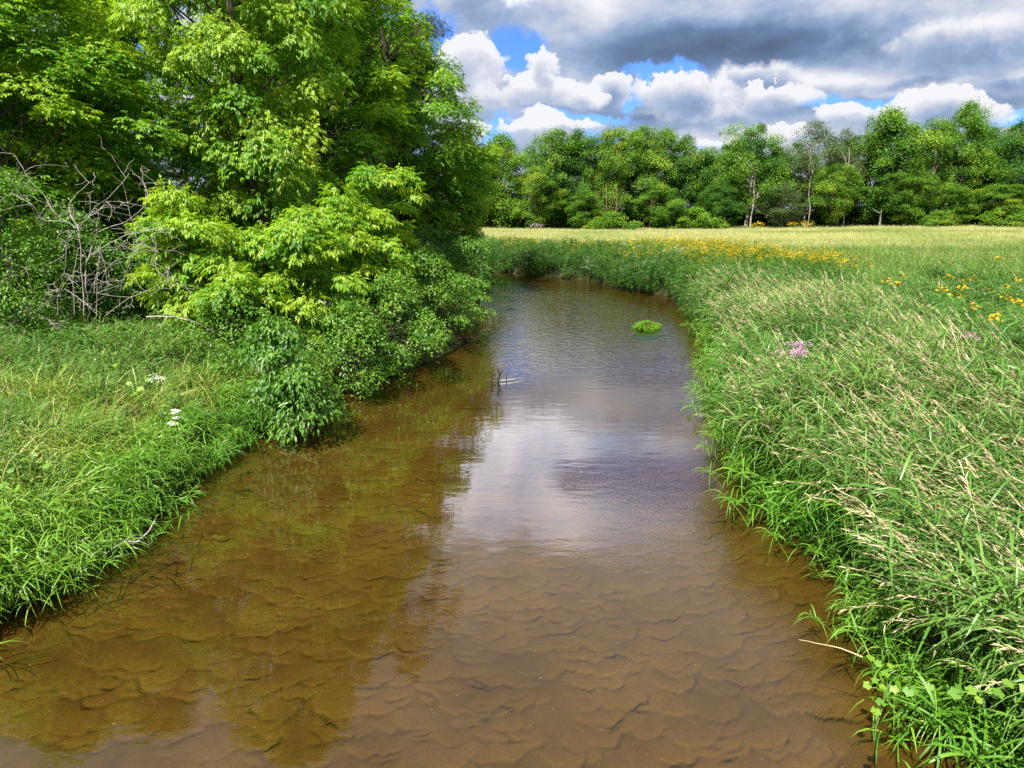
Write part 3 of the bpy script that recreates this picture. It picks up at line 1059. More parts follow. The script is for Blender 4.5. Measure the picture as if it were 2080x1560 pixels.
wood_proto('bushdark', 309, 4.5, 2.0, .1, 55, 200, .15, 'wood', .3, Rb=(.4, .75), peak=.35, twigs=6)


def wood_tree(name, label, px, ytop, half, key, Y=None, group=None, cat='tree', rz=0.0, sink=0.0):
    if Y is None:
        Y = np.interp(px, [960, 1500, 2080], [94, 90, 84])
    x = xat(px, Y, 3.0)
    z = float(height(np.array([x]), np.array([Y]))[0]) - sink
    zt = yp(px, ytop, Y).z
    parts, h, r = PROTO[key]
    t = thing(name, label, cat, (x, Y, z), group, rz)
    s = half / F * Y / r
    t.scale = (s, s, (zt - z) / h * .97)
    for (pn, me) in parts:
        o = obj(pn, me, t)
        if pn in ('crown', 'branches'):
            o['kind'] = 'stuff'
    return t


WG = 'trees along the edge of the distant wood'
WOOD = [
    (975, 292, 48, 'yellow', 'yellowish tree at the wood\'s near end, touching the bank trees'),
    (1022, 272, 52, 'green', 'mid-green tree second from the wood\'s left end'),
    (1128, 262, 56, 'green', 'green tree rising behind the short bright yellow-green one'),
    (1172, 264, 44, 'dark', 'dark green tree right of the short bright yellow-green one'),
    (1210, 266, 44, 'green2', 'leafy tree with reddish trunk left of the narrow yellow spire'),
    (1246, 254, 36, 'yellow', 'narrow yellow-green spire above the small round bush'),
    (1300, 254, 52, 'yellow2', 'autumn-tinged yellowish tree right of the narrow spire'),
    (1345, 260, 42, 'green', 'green tree between the yellowish one and a darker dip'),
    (1388, 276, 44, 'dark', 'dark tree before the dip in the wood\'s skyline'),
    (1442, 294, 48, 'green2', 'lowest dark tree at the dip in the skyline'),
    (1516, 250, 72, 'round', 'broad round-crowned tree on a pale forked trunk'),
    (1575, 300, 34, 'dark', 'slim dark tree beside the round-crowned one'),
    (1640, 246, 54, 'sparse', 'open grey-green poplar with white limbs'),
    (1700, 262, 40, 'sparse', 'thin grey-green poplar with whitish trunk, beside the larger poplar'),
    (1782, 220, 66, 'green', 'massive green tree right of the two poplars'),
    (1868, 234, 52, 'green2', 'green tree between the massive one and the tallest'),
    (1942, 206, 50, 'green', 'tallest tree of the wood with a ragged pointed top'),
    (1990, 292, 46, 'yellow2', 'yellowish tree below the tallest tree\'s right side'),
    (2056, 244, 58, 'dark', 'dark green tree at the right edge of the picture'),
    (2130, 240, 60, 'green', 'tree half outside the right edge of the picture'),
]
for i, (px, yt, hw, key, lab) in enumerate(WOOD):
    wood_tree('woodland_tree', lab, px, yt, hw * 1.18, key, group=WG, rz=i * 1.7)
FR = 'smaller trees in front of the wood'
for i, (px, yt, hw, key, lab) in enumerate([
        (1090, 336, 42, 'yellow', 'short bright yellow-green tree standing in front of the wood'),
        (1190, 385, 40, 'green', 'small green tree with tiered boughs at the wood\'s foot'),
        (1345, 372, 46, 'green2', 'small dark-green tree under the dip in the skyline'),
        (1460, 366, 40, 'dark', 'small dark tree left of the pale forked trunk'),
        (1690, 332, 46, 'yellow2', 'small bright tree right of the poplars\' trunks'),
        (1585, 372, 44, 'sparse', 'small greyish tree right of the pale forked trunk'),
        (1842, 338, 56, 'green2', 'low round dark-green tree below the massive one'),
        (1925, 372, 50, 'green', 'low tiered tree below the tallest one'),
        (2030, 372, 56, 'yellow', 'low yellow-green tree near the right edge of the picture')]):
    Y = np.interp(px, [960, 1500, 2080], [94, 90, 84]) - 4
    wood_tree('woodland_tree', lab, px, yt, hw, key, Y, FR, rz=i * 2.1 + .5)
BK = 'shaded trees filling the inside of the wood'
rb = random.Random(4)
for i in range(22):
    px = 955 + (i % 22) * 55 + 25 * (i // 22) + rb.uniform(-12, 12)
    top = np.interp(px, [955, 1200, 1440, 1520, 1600, 1780, 1940, 2100], [300, 282, 316, 275, 310, 250, 240, 268]) + rb.uniform(0, 18)
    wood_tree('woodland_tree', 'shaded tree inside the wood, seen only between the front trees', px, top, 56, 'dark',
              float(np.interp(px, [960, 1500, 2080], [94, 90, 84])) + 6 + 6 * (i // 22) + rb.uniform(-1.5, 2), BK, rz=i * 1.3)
BU = 'bushes at the foot of the wood'
for i, (px, yt, hw, key, lab) in enumerate([
        (1245, 432, 42, 'bush', 'small round bright bush below the narrow yellow spire'),
        (1410, 424, 46, 'bush', 'wide bush under the dip in the skyline'),
        (1910, 430, 38, 'bush', 'bright bush below the low tiered tree'),
        (2050, 420, 50, 'bush', 'bush at the wood\'s foot by the right edge')]):
    Y = float(np.interp(px, [960, 1500, 2080], [94, 90, 84])) - 6
    wood_tree('woodland_bush', lab, px, yt, hw, key, Y, BU, 'bush', rz=i * 2.4)

BI = 'dark bushes inside the wood'
for i in range(14):
    px = 950 + i * 88
    wood_tree('woodland_bush', 'dark bush inside the wood behind the front trees', px, 420 + 5 * (i % 3), 95, 'bushdark', float(np.interp(px, [960, 1500, 2080], [94, 90, 84])) + 15 + (i % 2) * 4, BI, 'bush', rz=i * 1.9)

# bare pale trunks that stand free at the wood's edge
TK = 'bare pale trunks at the edge of the wood'
for i, (px, yt, w, bark, lab) in enumerate([
        (1213, 385, .10, 'redbark', 'reddish bare trunk left of the small round bush'),
        (1233, 372, .07, 'redbark', 'thin straight reddish trunk beside the small round bush'),
        (1250, 378, .07, 'redbark', 'thin tan trunk rising behind the small round bush'),
        (1320, 395, .12, 'redbark', 'rusty trunk right of the bushes under the autumn-tinged tree'),
        (1388, 408, .06, 'bark', 'slim grey trunk under the dark tree before the dip'),
        (1526, 345, .12, 'palebark', 'pale trunk forking low under the round crown'),
        (1582, 415, .13, 'palebark', 'short pale leaning trunk right of the forked one'),
        (1642, 290, .08, 'palebark', 'white upper stem of the open poplar'),
        (1713, 300, .11, 'palebark', 'whitish stem of the thin poplar'),
        (1886, 305, .09, 'palebark', 'pale high stem left of the tallest tree'),
        (1790, 425, .18, 'palebark', 'short stout grey trunk at the foot of the massive tree')]):
    rng = np.random.default_rng(400 + i)
    Y = float(np.interp(px, [960, 1500, 2080], [94, 90, 84])) - 3.4
    x = xat(px, Y, 3.0)
    z = float(height(np.array([x]), np.array([Y]))[0])
    hh = yp(px, yt, Y).z - z
    t = thing('bare_trunk', lab, 'tree trunk', (x, Y, z), TK)
    a = Acc()
    tp = np.array([rng.normal(0, .25), 0, hh])
    tube(a, wavy(rng, (0, 0, -.2), tp, 8, .015), np.linspace(w, w * .4, 8), 7)
    obj('trunk', a.mesh('trunk', [M[bark]], True), t)
    for k in range(3 if hh > 4 else 1):
        a = Acc()
        p0 = tp * rng.uniform(.35, .8)
        p1 = p0 + [rng.uniform(.5, 1.3) * rng.choice([-1, 1]), rng.uniform(-.6, .2), hh * rng.uniform(.15, .32)]
        tube(a, wavy(rng, p0, p1, 5, .05), np.linspace(w * .5, .02, 5), 5)
        obj('limb', a.mesh('limb', [M[bark]], True), t)

# ------------------------------------------------------------------ grass and herbs: clumps scattered as ground cover
def clump(name, build, mats):
    a = Acc()
    build(a, np.random.default_rng(abs(hash(name)) % 1000 if False else sum(map(ord, name))))
    return bpy.data.objects.new(name, a.mesh(name, mats))


def stem_curve(p0, dirv, L, droop, s):
    q = p0 + dirv * L * s
    q = q.copy()
    q[..., 2] -= droop * L * s ** 2.2
    return q


def culms(a, rng, n, h, lean, spread, nleaf, ll, lw, seed_p, rad=.16, mi=(0, 1), lt=.5, leafdroop=.55, seedlen=.16):
    """leafy grass stems leaning towards +X, some with a pale seed head"""
    for i in range(n):
        p0 = np.array([rng.normal(0, rad), rng.normal(0, rad), -.05])
        hh = h * rng.uniform(.7, 1.15)
        d = nrm(np.array([lean + rng.normal(0, spread), rng.normal(0, spread), 1.0]))
        sd = rng.random() < seed_p
        dr = rng.uniform(.05, .3) + (rng.uniform(.03, .2) if sd else 0)
        V, Fc, _ = ribbons(p0, d, hh, .0085 if sd else .005, dr, 6, prof=np.linspace(1, .55, 7), rng=rng)
        a.add(V, Fc, rng.uniform(.3, .9), mi[1] if sd else mi[0])
        k = nleaf
        ss_ = rng.uniform(.18, .95, k)
        P = np.stack([stem_curve(p0, d, hh, dr, s) for s in ss_])
        az = rng.uniform(0, 6.28, k)
        Dl = np.stack([np.cos(az) + lean * .8, np.sin(az), rng.uniform(.3, 1.2, k)], -1)
        L = ll * rng.uniform(.6, 1.2, k)
        V, Fc, b = ribbons(P, Dl, L, lw * rng.uniform(.7, 1.2, k), leafdroop * rng.uniform(.5, 1.5, k), 4, rng=rng)
        t = np.clip(lt + rng.normal(0, .2, k), 0, 1)
        a.add(V, Fc, t[b], mi[0])
        if sd:
            e = stem_curve(p0, d, hh, dr, np.array(.9))
            e2 = stem_curve(p0, d, hh, dr, np.array(1.0))
            dv = nrm(e2 - e)
            m = 9
            P = e[None] + dv * np.linspace(0, seedlen * .9, m)[:, None]
            Dd = dv[None] * 1.0 + rng.normal(0, .22, (m, 3))
            V, Fc, b = ribbons(P, Dd, seedlen * .3, .0075, .1, 2, prof=np.array([.5, 1, .1]), rng=rng)
            a.add(V, Fc, rng.uniform(.45, 1), mi[1])


def fountain(a, rng, n, L, w, up, droop, rad=.1, mi=0, lt=.5, nseg=5):
    """blades arching out of one tuft"""
    az = rng.uniform(0, 6.28, n)
    r = np.abs(rng.normal(0, rad, n))
    P = np.stack([r * np.cos(az), r * np.sin(az), np.full(n, -.03)], -1)
    Dl = np.stack([np.cos(az) * rng.uniform(.3, 1, n), np.sin(az) * rng.uniform(.3, 1, n), up * rng.uniform(.6, 1.3, n)], -1)
    V, Fc, b = ribbons(P, Dl, L * rng.uniform(.55, 1.15, n), w * rng.uniform(.6, 1.2, n), droop * rng.uniform(.4, 1.5, n), nseg, rng=rng)
    t = np.clip(lt + rng.normal(0, .2, n), 0, 1)
    a.add(V, Fc, t[b], mi)


def herbs(a, rng, n, h, nleaf, ll, wid, rad=.18, mi=0, smi=0, lt=.5, lean=.15, flower=None, fsize=.03, fn=0, fmi=1):
    """leafy stems, leaves all along"""
    for i in range(n):
        p0 = np.array([rng.normal(0, rad), rng.normal(0, rad), -.05])
        hh = h * rng.uniform(.65, 1.15)
        d = nrm(np.array([lean + rng.normal(0, .22), rng.normal(0, .22), 1.0]))
        dr = rng.uniform(0, .15)
        V, Fc, _ = ribbons(p0, d, hh, .007, dr, 3, prof=np.linspace(1, .5, 4), rng=rng)
        a.add(V, Fc, .3, smi)
        s = rng.uniform(.15, 1.0, nleaf)
        P = np.stack([stem_curve(p0, d, hh, dr, x) for x in s])
        az = rng.uniform(0, 6.28, nleaf)
        A = np.stack([np.cos(az), np.sin(az), rng.uniform(-.2, .7, nleaf)], -1)
        N = np.stack([-.3 * np.cos(az), -.3 * np.sin(az), np.ones(nleaf)], -1) + rng.normal(0, .2, (nleaf, 3))
        sz = ll * rng.uniform(.6, 1.2, nleaf)
        V, Fc, b = leaves(P, A, N, sz, sz * wid)
        a.add(V, Fc, np.clip(lt + rng.normal(0, .15, nleaf), 0, 1)[b], mi)
        if fn:
            e = stem_curve(p0, d, hh, dr, np.array(1.0))
            P = e[None] + rng.normal(0, .06, (fn, 3)) * [1, 1, .5]
            az = rng.uniform(0, 6.28, fn)
            A = np.stack([np.cos(az), np.sin(az), rng.uniform(-.1, .4, fn)], -1)
            V, Fc, b = leaves(P, A, np.tile(UPV, (fn, 1)), fsize, fsize * .8)
            a.add(V, Fc, rng.uniform(.1, 1, fn)[b], fmi)


RE = [M['reed'], M['straw']]
RI = [M['rice'], M['straw']]
CL = {
    'reed': [clump(f'reed_{k}', lambda a, r: culms(a, r, 13, .92, .45, .22, 9, .42, .0125, .22, leafdroop=.6), RE) for k in 'abc'],
    'reedseed': [clump(f'seed_{k}', lambda a, r: culms(a, r, 14, 1.2, .66, .14, 5, .36, .011, .8, seedlen=.19, leafdroop=.5), RE) for k in 'abc'],
    'lush': [clump(f'lush_{k}', lambda a, r: culms(a, r, 17, .44, .55, .3, 7, .26, .0115, .03, .13, leafdroop=.7), RI) for k in 'abc'],
    'fount': [clump(f'fount_{k}', lambda a, r: fountain(a, r, 140, .8, .0105, 1.25, .85), [M['bankgrass']]) for k in 'ab'],
    'fountg': [clump(f'fountg_{k}', lambda a, r: fountain(a, r, 100, .48, .012, 1.2, .7), [M['rice']]) for k in 'ab'],
    'dry': [clump(f'dry_{k}', lambda a, r: fountain(a, r, 90, .5, .013, .9, .6, .13), [M['brown']]) for k in 'ab'],
    'herb': [clump(f'herb_{k}', lambda a, r: herbs(a, r, 9, .62, 26, .075, .34), [M['herb']]) for k in 'abc'],
    'broad': [clump(f'broad_{k}', lambda a, r: herbs(a, r, 9, .42, 15, .085, .6), [M['herb']]) for k in 'ab'],
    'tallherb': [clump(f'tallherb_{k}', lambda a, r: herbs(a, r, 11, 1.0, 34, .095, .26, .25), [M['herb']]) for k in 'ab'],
    'gold': [clump(f'gold_{k}', lambda a, r: herbs(a, r, 9, .95, 22, .09, .26, .22, fn=13, fsize=.034), [M['herb'], M['yellow']]) for k in 'ab'],
    'aster': [clump('aster_a', lambda a, r: herbs(a, r, 8, .9, 22, .08, .26, .2, fn=9, fsize=.04), [M['herb'], M['white']])],
    'meadow': [clump(f'meadow_{k}', lambda a, r: fountain(a, r, 90, .85, .028, 2.6, .25, .33, nseg=3), [M['field']]) for k in 'abc'],
    'meadowfar': [clump(f'meadowfar_{k}', lambda a, r: fountain(a, r, 90, .85, .05, 2.8, .22, .75, nseg=2), [M['field']]) for k in 'ab'],
}


def scatter(name, label, pts, rotz, tilt, scl, tint, objs, rng):
    """one ground-cover object that carries clumps at the given points"""
    n = len(pts)
    coll = bpy.data.collections.new(name + '_clumps')
    for c in objs:
        coll.objects.link(c)
    me = bpy.data.meshes.new(name)
    me.vertices.add(n)
    me.vertices.foreach_set('co', np.asarray(pts, np.float32).ravel())
    scl = np.clip(scl, .3, 1.45)
    rot = np.stack([rng.normal(0, tilt, n), rng.normal(0, tilt, n), rotz], -1)
    at = me.attributes.new('irot', 'FLOAT_VECTOR', 'POINT')
    at.data.foreach_set('vector', rot.astype(np.float32).ravel())
    at = me.attributes.new('iscl', 'FLOAT', 'POINT')
    at.data.foreach_set('value', np.asarray(scl, np.float32))
    at = me.attributes.new('itint', 'FLOAT', 'POINT')
    at.data.foreach_set('value', np.clip(tint, 0, 1).astype(np.float32))
    at = me.attributes.new('iidx', 'INT', 'POINT')
    at.data.foreach_set('value', rng.integers(0, len(objs), n).astype(np.int32))
    me.update()
    ng = bpy.data.node_groups.new(name, 'GeometryNodeTree')
    ng.interface.new_socket('Geometry', in_out='INPUT', socket_type='NodeSocketGeometry')
    ng.interface.new_socket('Geometry', in_out='OUTPUT', socket_type='NodeSocketGeometry')
    gi = ng.nodes.new('NodeGroupInput')
    go = ng.nodes.new('NodeGroupOutput')
    ip = ng.nodes.new('GeometryNodeInstanceOnPoints')
    ci = ng.nodes.new('GeometryNodeCollectionInfo')
    ci.inputs['Collection'].default_value = coll
    ci.inputs['Separate Children'].default_value = True
    ci.inputs['Reset Children'].default_value = True
    ng.links.new(gi.outputs[0], ip.inputs['Points'])
    ng.links.new(ci.outputs[0], ip.inputs['Instance'])
    ip.inputs['Pick Instance'].default_value = True

    def na(nm, ty):
        x = ng.nodes.new('GeometryNodeInputNamedAttribute')
        x.data_type = ty
        x.inputs['Name'].default_value = nm
        return x.outputs[0]
    ng.links.new(na('iidx', 'INT'), ip.inputs['Instance Index'])
    ng.links.new(na('irot', 'FLOAT_VECTOR'), ip.inputs['Rotation'])
    ng.links.new(na('iscl', 'FLOAT'), ip.inputs['Scale'])
    ng.links.new(ip.outputs[0], go.inputs[0])
    o = obj(name, me, kind='stuff')
    o['label'] = label
    md = o.modifiers.new('scatter', 'NODES')
    md.node_group = ng
    return o


def sample(rng, n, x0, x1, y0, y1, ydens=0.0):
    """random ground points in the box that the camera could see, with distances to the banks"""
    x = rng.uniform(x0, x1, n)
    y = rng.uniform(y0, y1, n)
    vis = np.abs(x) < 0.80 * y + 2.5
    x, y = x[vis], y[vis]
    dl, dr, ins = river(x, y)
    k = ~ins
    return x[k], y[k], dl[k], dr[k]


def put(name, label, rng, x, y, rotz, tilt, scl, tint, objs, sink=0.0):
    z = height(x, y) - sink
    return scatter(name, label, np.stack([x, y, z], -1), rotz, tilt, scl, tint, objs, rng)


rng = np.random.default_rng(31)
# --- right bank, near: direction of lean is towards the water
x, y, dl, dr = sample(rng, 16000, 0, 26, 2.0, 24)
rt = dr < dl
x, y, dl, dr = x[rt], y[rt], dl[rt], dr[rt]
N1 = vnoise(x, y, .9)
N2 = vnoise(x + 40, y - 13, .45)
u = rng.random(len(x))
lean = math.pi + rng.normal(0, .5, len(x)) - .35
edge = dr < .75 + .45 * N1
m = edge & (u < .9)
put('bank_grass', 'lush bright grass hanging over the right water edge', rng, x[m], y[m], lean[m], .2, rng.uniform(.75, 1.15, m.sum()) * (1 + .35 * N1[m]), .45 + .3 * N2[m] + rng.normal(0, .15, m.sum()), CL['lush'])
seedz = (dr > .6) & (dr < 3.4 + .8 * N2) & (N2 + .6 * N1 > -.15)
m = seedz & (u < .42)
put('seeding_reed_grass', 'tall grass with pale seed heads leaning towards the creek', rng, x[m], y[m], lean[m], .1, rng.uniform(.9, 1.25, m.sum()), .5 + .3 * N2[m] + rng.normal(0, .15, m.sum()), CL['reedseed'])
m = (dr > .3) & (vnoise(x + 3, y, 1.5) > -1.0) & (u > .30) & ~seedz | (dr > .3) & (u > .45) & (u < .74) & seedz & (u < .30 + np.where(dr < 4.5, .44, .2))
put('reed_grass', 'green leafy reed grass covering the right bank', rng, x[m], y[m], lean[m], .15, rng.uniform(.75, 1.2, m.sum()) * np.where(dr[m] > 4, .8, 1) * (1 + .38 * vnoise(x[m], y[m], 1.7)), .45 + .3 * N1[m] + rng.normal(0, .15, m.sum()), CL['reed'])
m = (dr > 2.2) & (u > .74) & (u < .86)
put('short_meadow_grass', 'short bright meadow grass behind the bank reeds', rng, x[m], y[m], rng.uniform(0, 6.28, m.sum()), .2, rng.uniform(.8, 1.2, m.sum()), .4 + .3 * N2[m] + rng.normal(0, .12, m.sum()), CL['fountg'])
m = (u > .86) & (dr > .1) & (N2 + .5 * N1 < .15)
put('bank_herbs', 'small-leaved green herbs among the bank grass', rng, x[m], y[m], rng.uniform(0, 6.28, m.sum()), .2, rng.uniform(.7, 1.15, m.sum()), .45 + .3 * N1[m] + rng.normal(0, .12, m.sum()), CL['herb'])

# --- right side, middle distance
x, y, dl, dr = sample(rng, 26000, -3, 48, 20, 52)
rt = (dr < dl)
x, y, dl, dr = x[rt], y[rt], dl[rt], dr[rt]
N1 = vnoise(x, y, .6)
N2 = vnoise(x + 40, y - 13, .22)
u = rng.random(len(x))
keep = (dr < 5) | (u < .45)
x, y, dl, dr, N1, N2, u = [k[keep] for k in (x, y, dl, dr, N1, N2, u)]
v = rng.random(len(x))
lean = math.pi + rng.normal(0, .6, len(x))
flowerz = (dr < 4.5) & (y > 20.5)
m = (v < .35) & (dr < 3)
put('far_bank_grass', 'grass on the far bank of the bend, tinted dark for its shade', rng, x[m], y[m], lean[m], .15, rng.uniform(.9, 1.35, m.sum()), .12 + .2 * N1[m] + rng.normal(0, .12, m.sum()), CL['reed'])  # low tint paints the shade of this bank into the blades
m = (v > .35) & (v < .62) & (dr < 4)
put('far_bank_herbs', 'tall leafy weeds on the far bank of the bend', rng, x[m], y[m], rng.uniform(0, 6.28, m.sum()), .12, rng.uniform(1.0, 1.4, m.sum()), .1 + .2 * N1[m] + rng.normal(0, .1, m.sum()), CL['tallherb'])  # weeds tinted dark too, shade put into the leaf colour
gz = np.exp(-((x - 10.8 - .04 * (36 - y)) / 2.3) ** 2) * smooth(y, 23.5, 28) * (1 - smooth(y, 44, 51)) * smooth(N1, -.9, .1)
gz2 = (dr < 4.5) & (y > 26) & (x < 9) & (x > -1)
m = (v > .62) & (v < .62 + .36 * np.clip(gz, 0, 1) + .05 * gz2) & (dr > .8)
put('orange_flower_patch', 'mass of orange-yellow flowers along the meadow edge at the bend', rng, x[m], y[m], rng.uniform(0, 6.28, m.sum()), .1, rng.uniform(1.15, 1.42, m.sum()), .5 + .25 * N1[m], CL['gold'])
m = (v > .92) & (v < .945) & gz2
put('white_flower_patch', 'scattered white asters on the far bank', rng, x[m], y[m], rng.uniform(0, 6.28, m.sum()), .1, rng.uniform(1, 1.3, m.sum()), .5 + .25 * N1[m], CL['aster'])
m = (v > .62) & (dr > 2.2)
put('meadow_grass', 'half-tall green meadow grass right of the bend', rng, x[m], y[m], rng.uniform(0, 6.28, m.sum()), .12, rng.uniform(.6, .95, m.sum()), .18 + .16 * N2[m] + .1 * N1[m] + .45 * smooth(y[m], 40, 52) - .22 * np.exp(-((y[m] - 29) / 3.0) ** 2) * (x[m] > 9), CL['meadow'])
m = (v < .25) & (dr > 3) & (N1 > -.2)
put('seeding_meadow_grass', 'pale seeding grass stems standing in the meadow', rng, x[m], y[m], lean[m], .1, rng.uniform(.65, .95, m.sum()), .5 + .25 * N1[m], CL['reedseed'])

# --- far field up to the wood
x, y, dl, dr = sample(rng, 42000, -30, 80, 44, 98)
k = (dr > 2.0) & (y < np.interp(x, [-30, 0, 30, 75], [97, 95, 92, 86]) + 2)
x, y = x[k], y[k]
N2 = vnoise(x + 40, y * 2.2 - 13, .12)
N1 = vnoise(x, y * 2, .4)
put('far_meadow_grass', 'pale sunlit meadow grass reaching to the wood', rng, x, y, rng.uniform(0, 6.28, len(x)), .08, rng.uniform(.65, .95, len(x)), .70 + .38 * N2 + .18 * N1 + .2 * smooth(y, 55, 80), CL['meadowfar'])

# --- left bank
x, y, dl, dr = sample(rng, 26000, -26, 0, 3.0, 27)
lf = dl < dr
x, y, dl, dr = x[lf], y[lf], dl[lf], dr[lf]
N1 = vnoise(x + 9, y, 1.1)
N2 = vnoise(x - 20, y + 33, .5)
u = rng.random(len(x))
tow = rng.normal(0, .6, len(x)) - .5
openg = y < 13.5
m = (dl < .75 + .3 * N1) & (u < .95) & (y < 12)
put('lush_bank_grass', 'bright lush grass spilling over the left water edge', rng, x[m], y[m], tow[m], .2, rng.uniform(.7, 1.1, m.sum()) * (1 + .25 * N2[m]), .7 + .25 * N1[m] + rng.normal(0, .12, m.sum()), CL['lush'])
m = (dl > .5) & (u < .40) & openg & (N1 > -.5)
put('arching_grass', 'long arching grass mounds on the left bank', rng, x[m], y[m], rng.uniform(0, 6.28, m.sum()), .25, rng.uniform(.6, 1.0, m.sum()) * (1 + .55 * N1[m]), .66 + .34 * N1[m] + rng.normal(0, .15, m.sum()), CL['fount'])
m = (dl > .8) & (u > .44) & (u < .56) & openg
put('mixed_bank_grass', 'mixed bright grass on the left bank', rng, x[m], y[m], rng.uniform(0, 6.28, m.sum()), .25, rng.uniform(.6, 1.1, m.sum()), .55 + .25 * N1[m] + rng.normal(0, .15, m.sum()), CL['fountg'])
dz = np.exp(-(((x - gp(250, 740, .9).x) / 2.0) ** 2 + ((y - gp(250, 740, .9).y) / 1.8) ** 2)) + .45 * (N1 > .45)
m = (dl > .8) & (u > .56) & (u < .58 + .55 * dz) & openg
put('dry_grass', 'dry brown grass tufts among the green of the left bank', rng, x[m], y[m], rng.uniform(0, 6.28, m.sum()), .3, rng.uniform(.6, 1.15, m.sum()), .5 + .25 * N1[m] + rng.normal(0, .15, m.sum()), CL['dry'])
m = (u > .80) & (dl > .5) & ((N2 > .35) | (y > 11.5))
put('leafy_undergrowth', 'broad-leaved green weeds under the left trees', rng, x[m], y[m], rng.uniform(0, 6.28, m.sum()), .25, rng.uniform(.7, 1.3, m.sum()), .45 + .3 * N1[m] + rng.normal(0, .12, m.sum()), CL['broad'])
m = (u > .62) & (u < .76) & (dl > 1.0) & (y > 9.5)
put('tall_undergrowth', 'tall leafy weeds before the left trees', rng, x[m], y[m], rng.uniform(0, 6.28, m.sum()), .15, rng.uniform(.6, 1.0, m.sum()), .45 + .3 * N2[m] + rng.normal(0, .12, m.sum()), CL['herb'])
m = (N1 + .4 * N2 > .55) & (u < .22) & openg & (dl > .9)
put('tall_bank_weeds', 'tall leafy weeds standing in clumps on the left bank', rng, x[m], y[m], rng.uniform(0, 6.28, m.sum()), .2, rng.uniform(.5, .85, m.sum()), .6 + .25 * N2[m] + rng.normal(0, .12, m.sum()), CL['tallherb'])
m = (vnoise(x, y, .8) > .15) & (u > .30) & (u < .46) & openg & (dl > .7)
put('tall_mixed_grass', 'taller seeding grass clumps rising from the left bank', rng, x[m], y[m], tow[m], .15, rng.uniform(.5, .85, m.sum()), .75 + .25 * N2[m] + rng.normal(0, .12, m.sum()), CL['reed'])

# ------------------------------------------------------------------ single plants, dead wood and small things
def zg(x, y):
    return float(height(np.array([x]), np.array([y]))[0])


def part(name, root, acc, mats, smooth=False, kind=None):
    return obj(name, acc.mesh(name, mats, smooth), root, kind=kind)


def local(pts, root):
    return np.array([list(Vector(p) - root.location) for p in pts])


# --- bare grey shrub in front of the left trees
rng = np.random.default_rng(501)
YD = 12.7
bx_, by_ = xat(172, YD, .9), YD
dead = thing('dead_shrub', 'bare grey shrub without leaves, its tangled branches in front of dark trees', 'shrub', (bx_, by_, zg(bx_, by_)))
STEMS = [
    [(172, 640), (168, 580), (164, 537), (164, 490), (159, 461), (142, 435), (142, 414), (152, 395), (190, 365), (192, 350)],
    [(159, 463), (178, 442), (209, 422), (218, 404), (239, 383), (263, 354)],
    [(159, 463), (128, 447), (104, 426), (90, 397), (69, 378), (52, 354), (28, 314)],
    [(133, 450), (90, 448), (64, 414), (24, 392)],
    [(182, 640), (180, 618), (174, 580), (174, 551), (175, 530), (185, 518), (228, 490), (263, 475), (308, 467), (358, 463)],
    [(197, 471), (251, 452), (280, 433), (296, 416), (300, 400), (289, 364), (288, 338)],
    [(176, 530), (187, 500), (197, 466), (201, 428)],
    [(196, 640), (197, 585), (199, 537), (204, 501)],
    [(190, 600), (197, 561), (237, 528), (266, 523), (294, 506), (325, 511)],
    [(240, 640), (247, 575), (266, 528), (273, 490)],
    [(116, 640), (118, 590), (133, 551), (135, 513)],
    [(80, 625), (95, 594), (133, 588), (166, 610), (200, 640)],
    [(150, 640), (148, 560), (158, 500), (162, 470)],
    [(330, 560), (315, 540), (318, 500), (312, 478), (296, 440)],
    [(215, 640), (262, 605), (300, 590), (350, 560)],
    [(60, 640), (30, 560), (4, 525)],
    [(10, 660), (50, 630), (90, 645), (120, 668)],
]
for k, st_ in enumerate(STEMS):
    dep = YD + np.cumsum(rng.normal(0, .12, len(st_))) + rng.normal(0, .12)
    pts = local([yp(px, py, d) for (px, py), d in zip(st_, dep)], dead)
    # resample with a little crookedness
    s = np.linspace(0, len(pts) - 1, len(pts) * 3)
    q = np.stack([np.interp(s, np.arange(len(pts)), pts[:, i]) for i in range(3)], -1) + rng.normal(0, .008, (len(s), 3))
    a = Acc()
    r0 = .0105 if k in (0, 4) else .006
    tube(a, q, np.linspace(r0, .004, len(q)), 5)
    br = part('branch', dead, a, [M['dead']], True)
    a = Acc()
    for j in range(7):
        p = q[rng.integers(len(q) // 5, len(q))]
        d = nrm(rng.normal(0, 1, 3) * [1, .6, .8] + [.25, 0, .25])
        L = rng.uniform(.2, .55)
        n = 6
        cur = p + d * np.linspace(0, L, n)[:, None] + np.outer(np.linspace(0, 1, n) ** 2, rng.normal(0, .22, 3) + [0, 0, -.08])
        tube(a, cur, np.linspace(.0042, .002, n), 4)
        for m_ in range(2):
            p2 = cur[rng.integers(1, n)]
            d2 = nrm(d + rng.normal(0, .8, 3))
            tube(a, wavy(rng, p2, p2 + d2 * rng.uniform(.12, .35), 4, .1), np.linspace(.004, .002, 4), 3)
    part('twigs', br, a, [M['dead']], True, 'stuff')

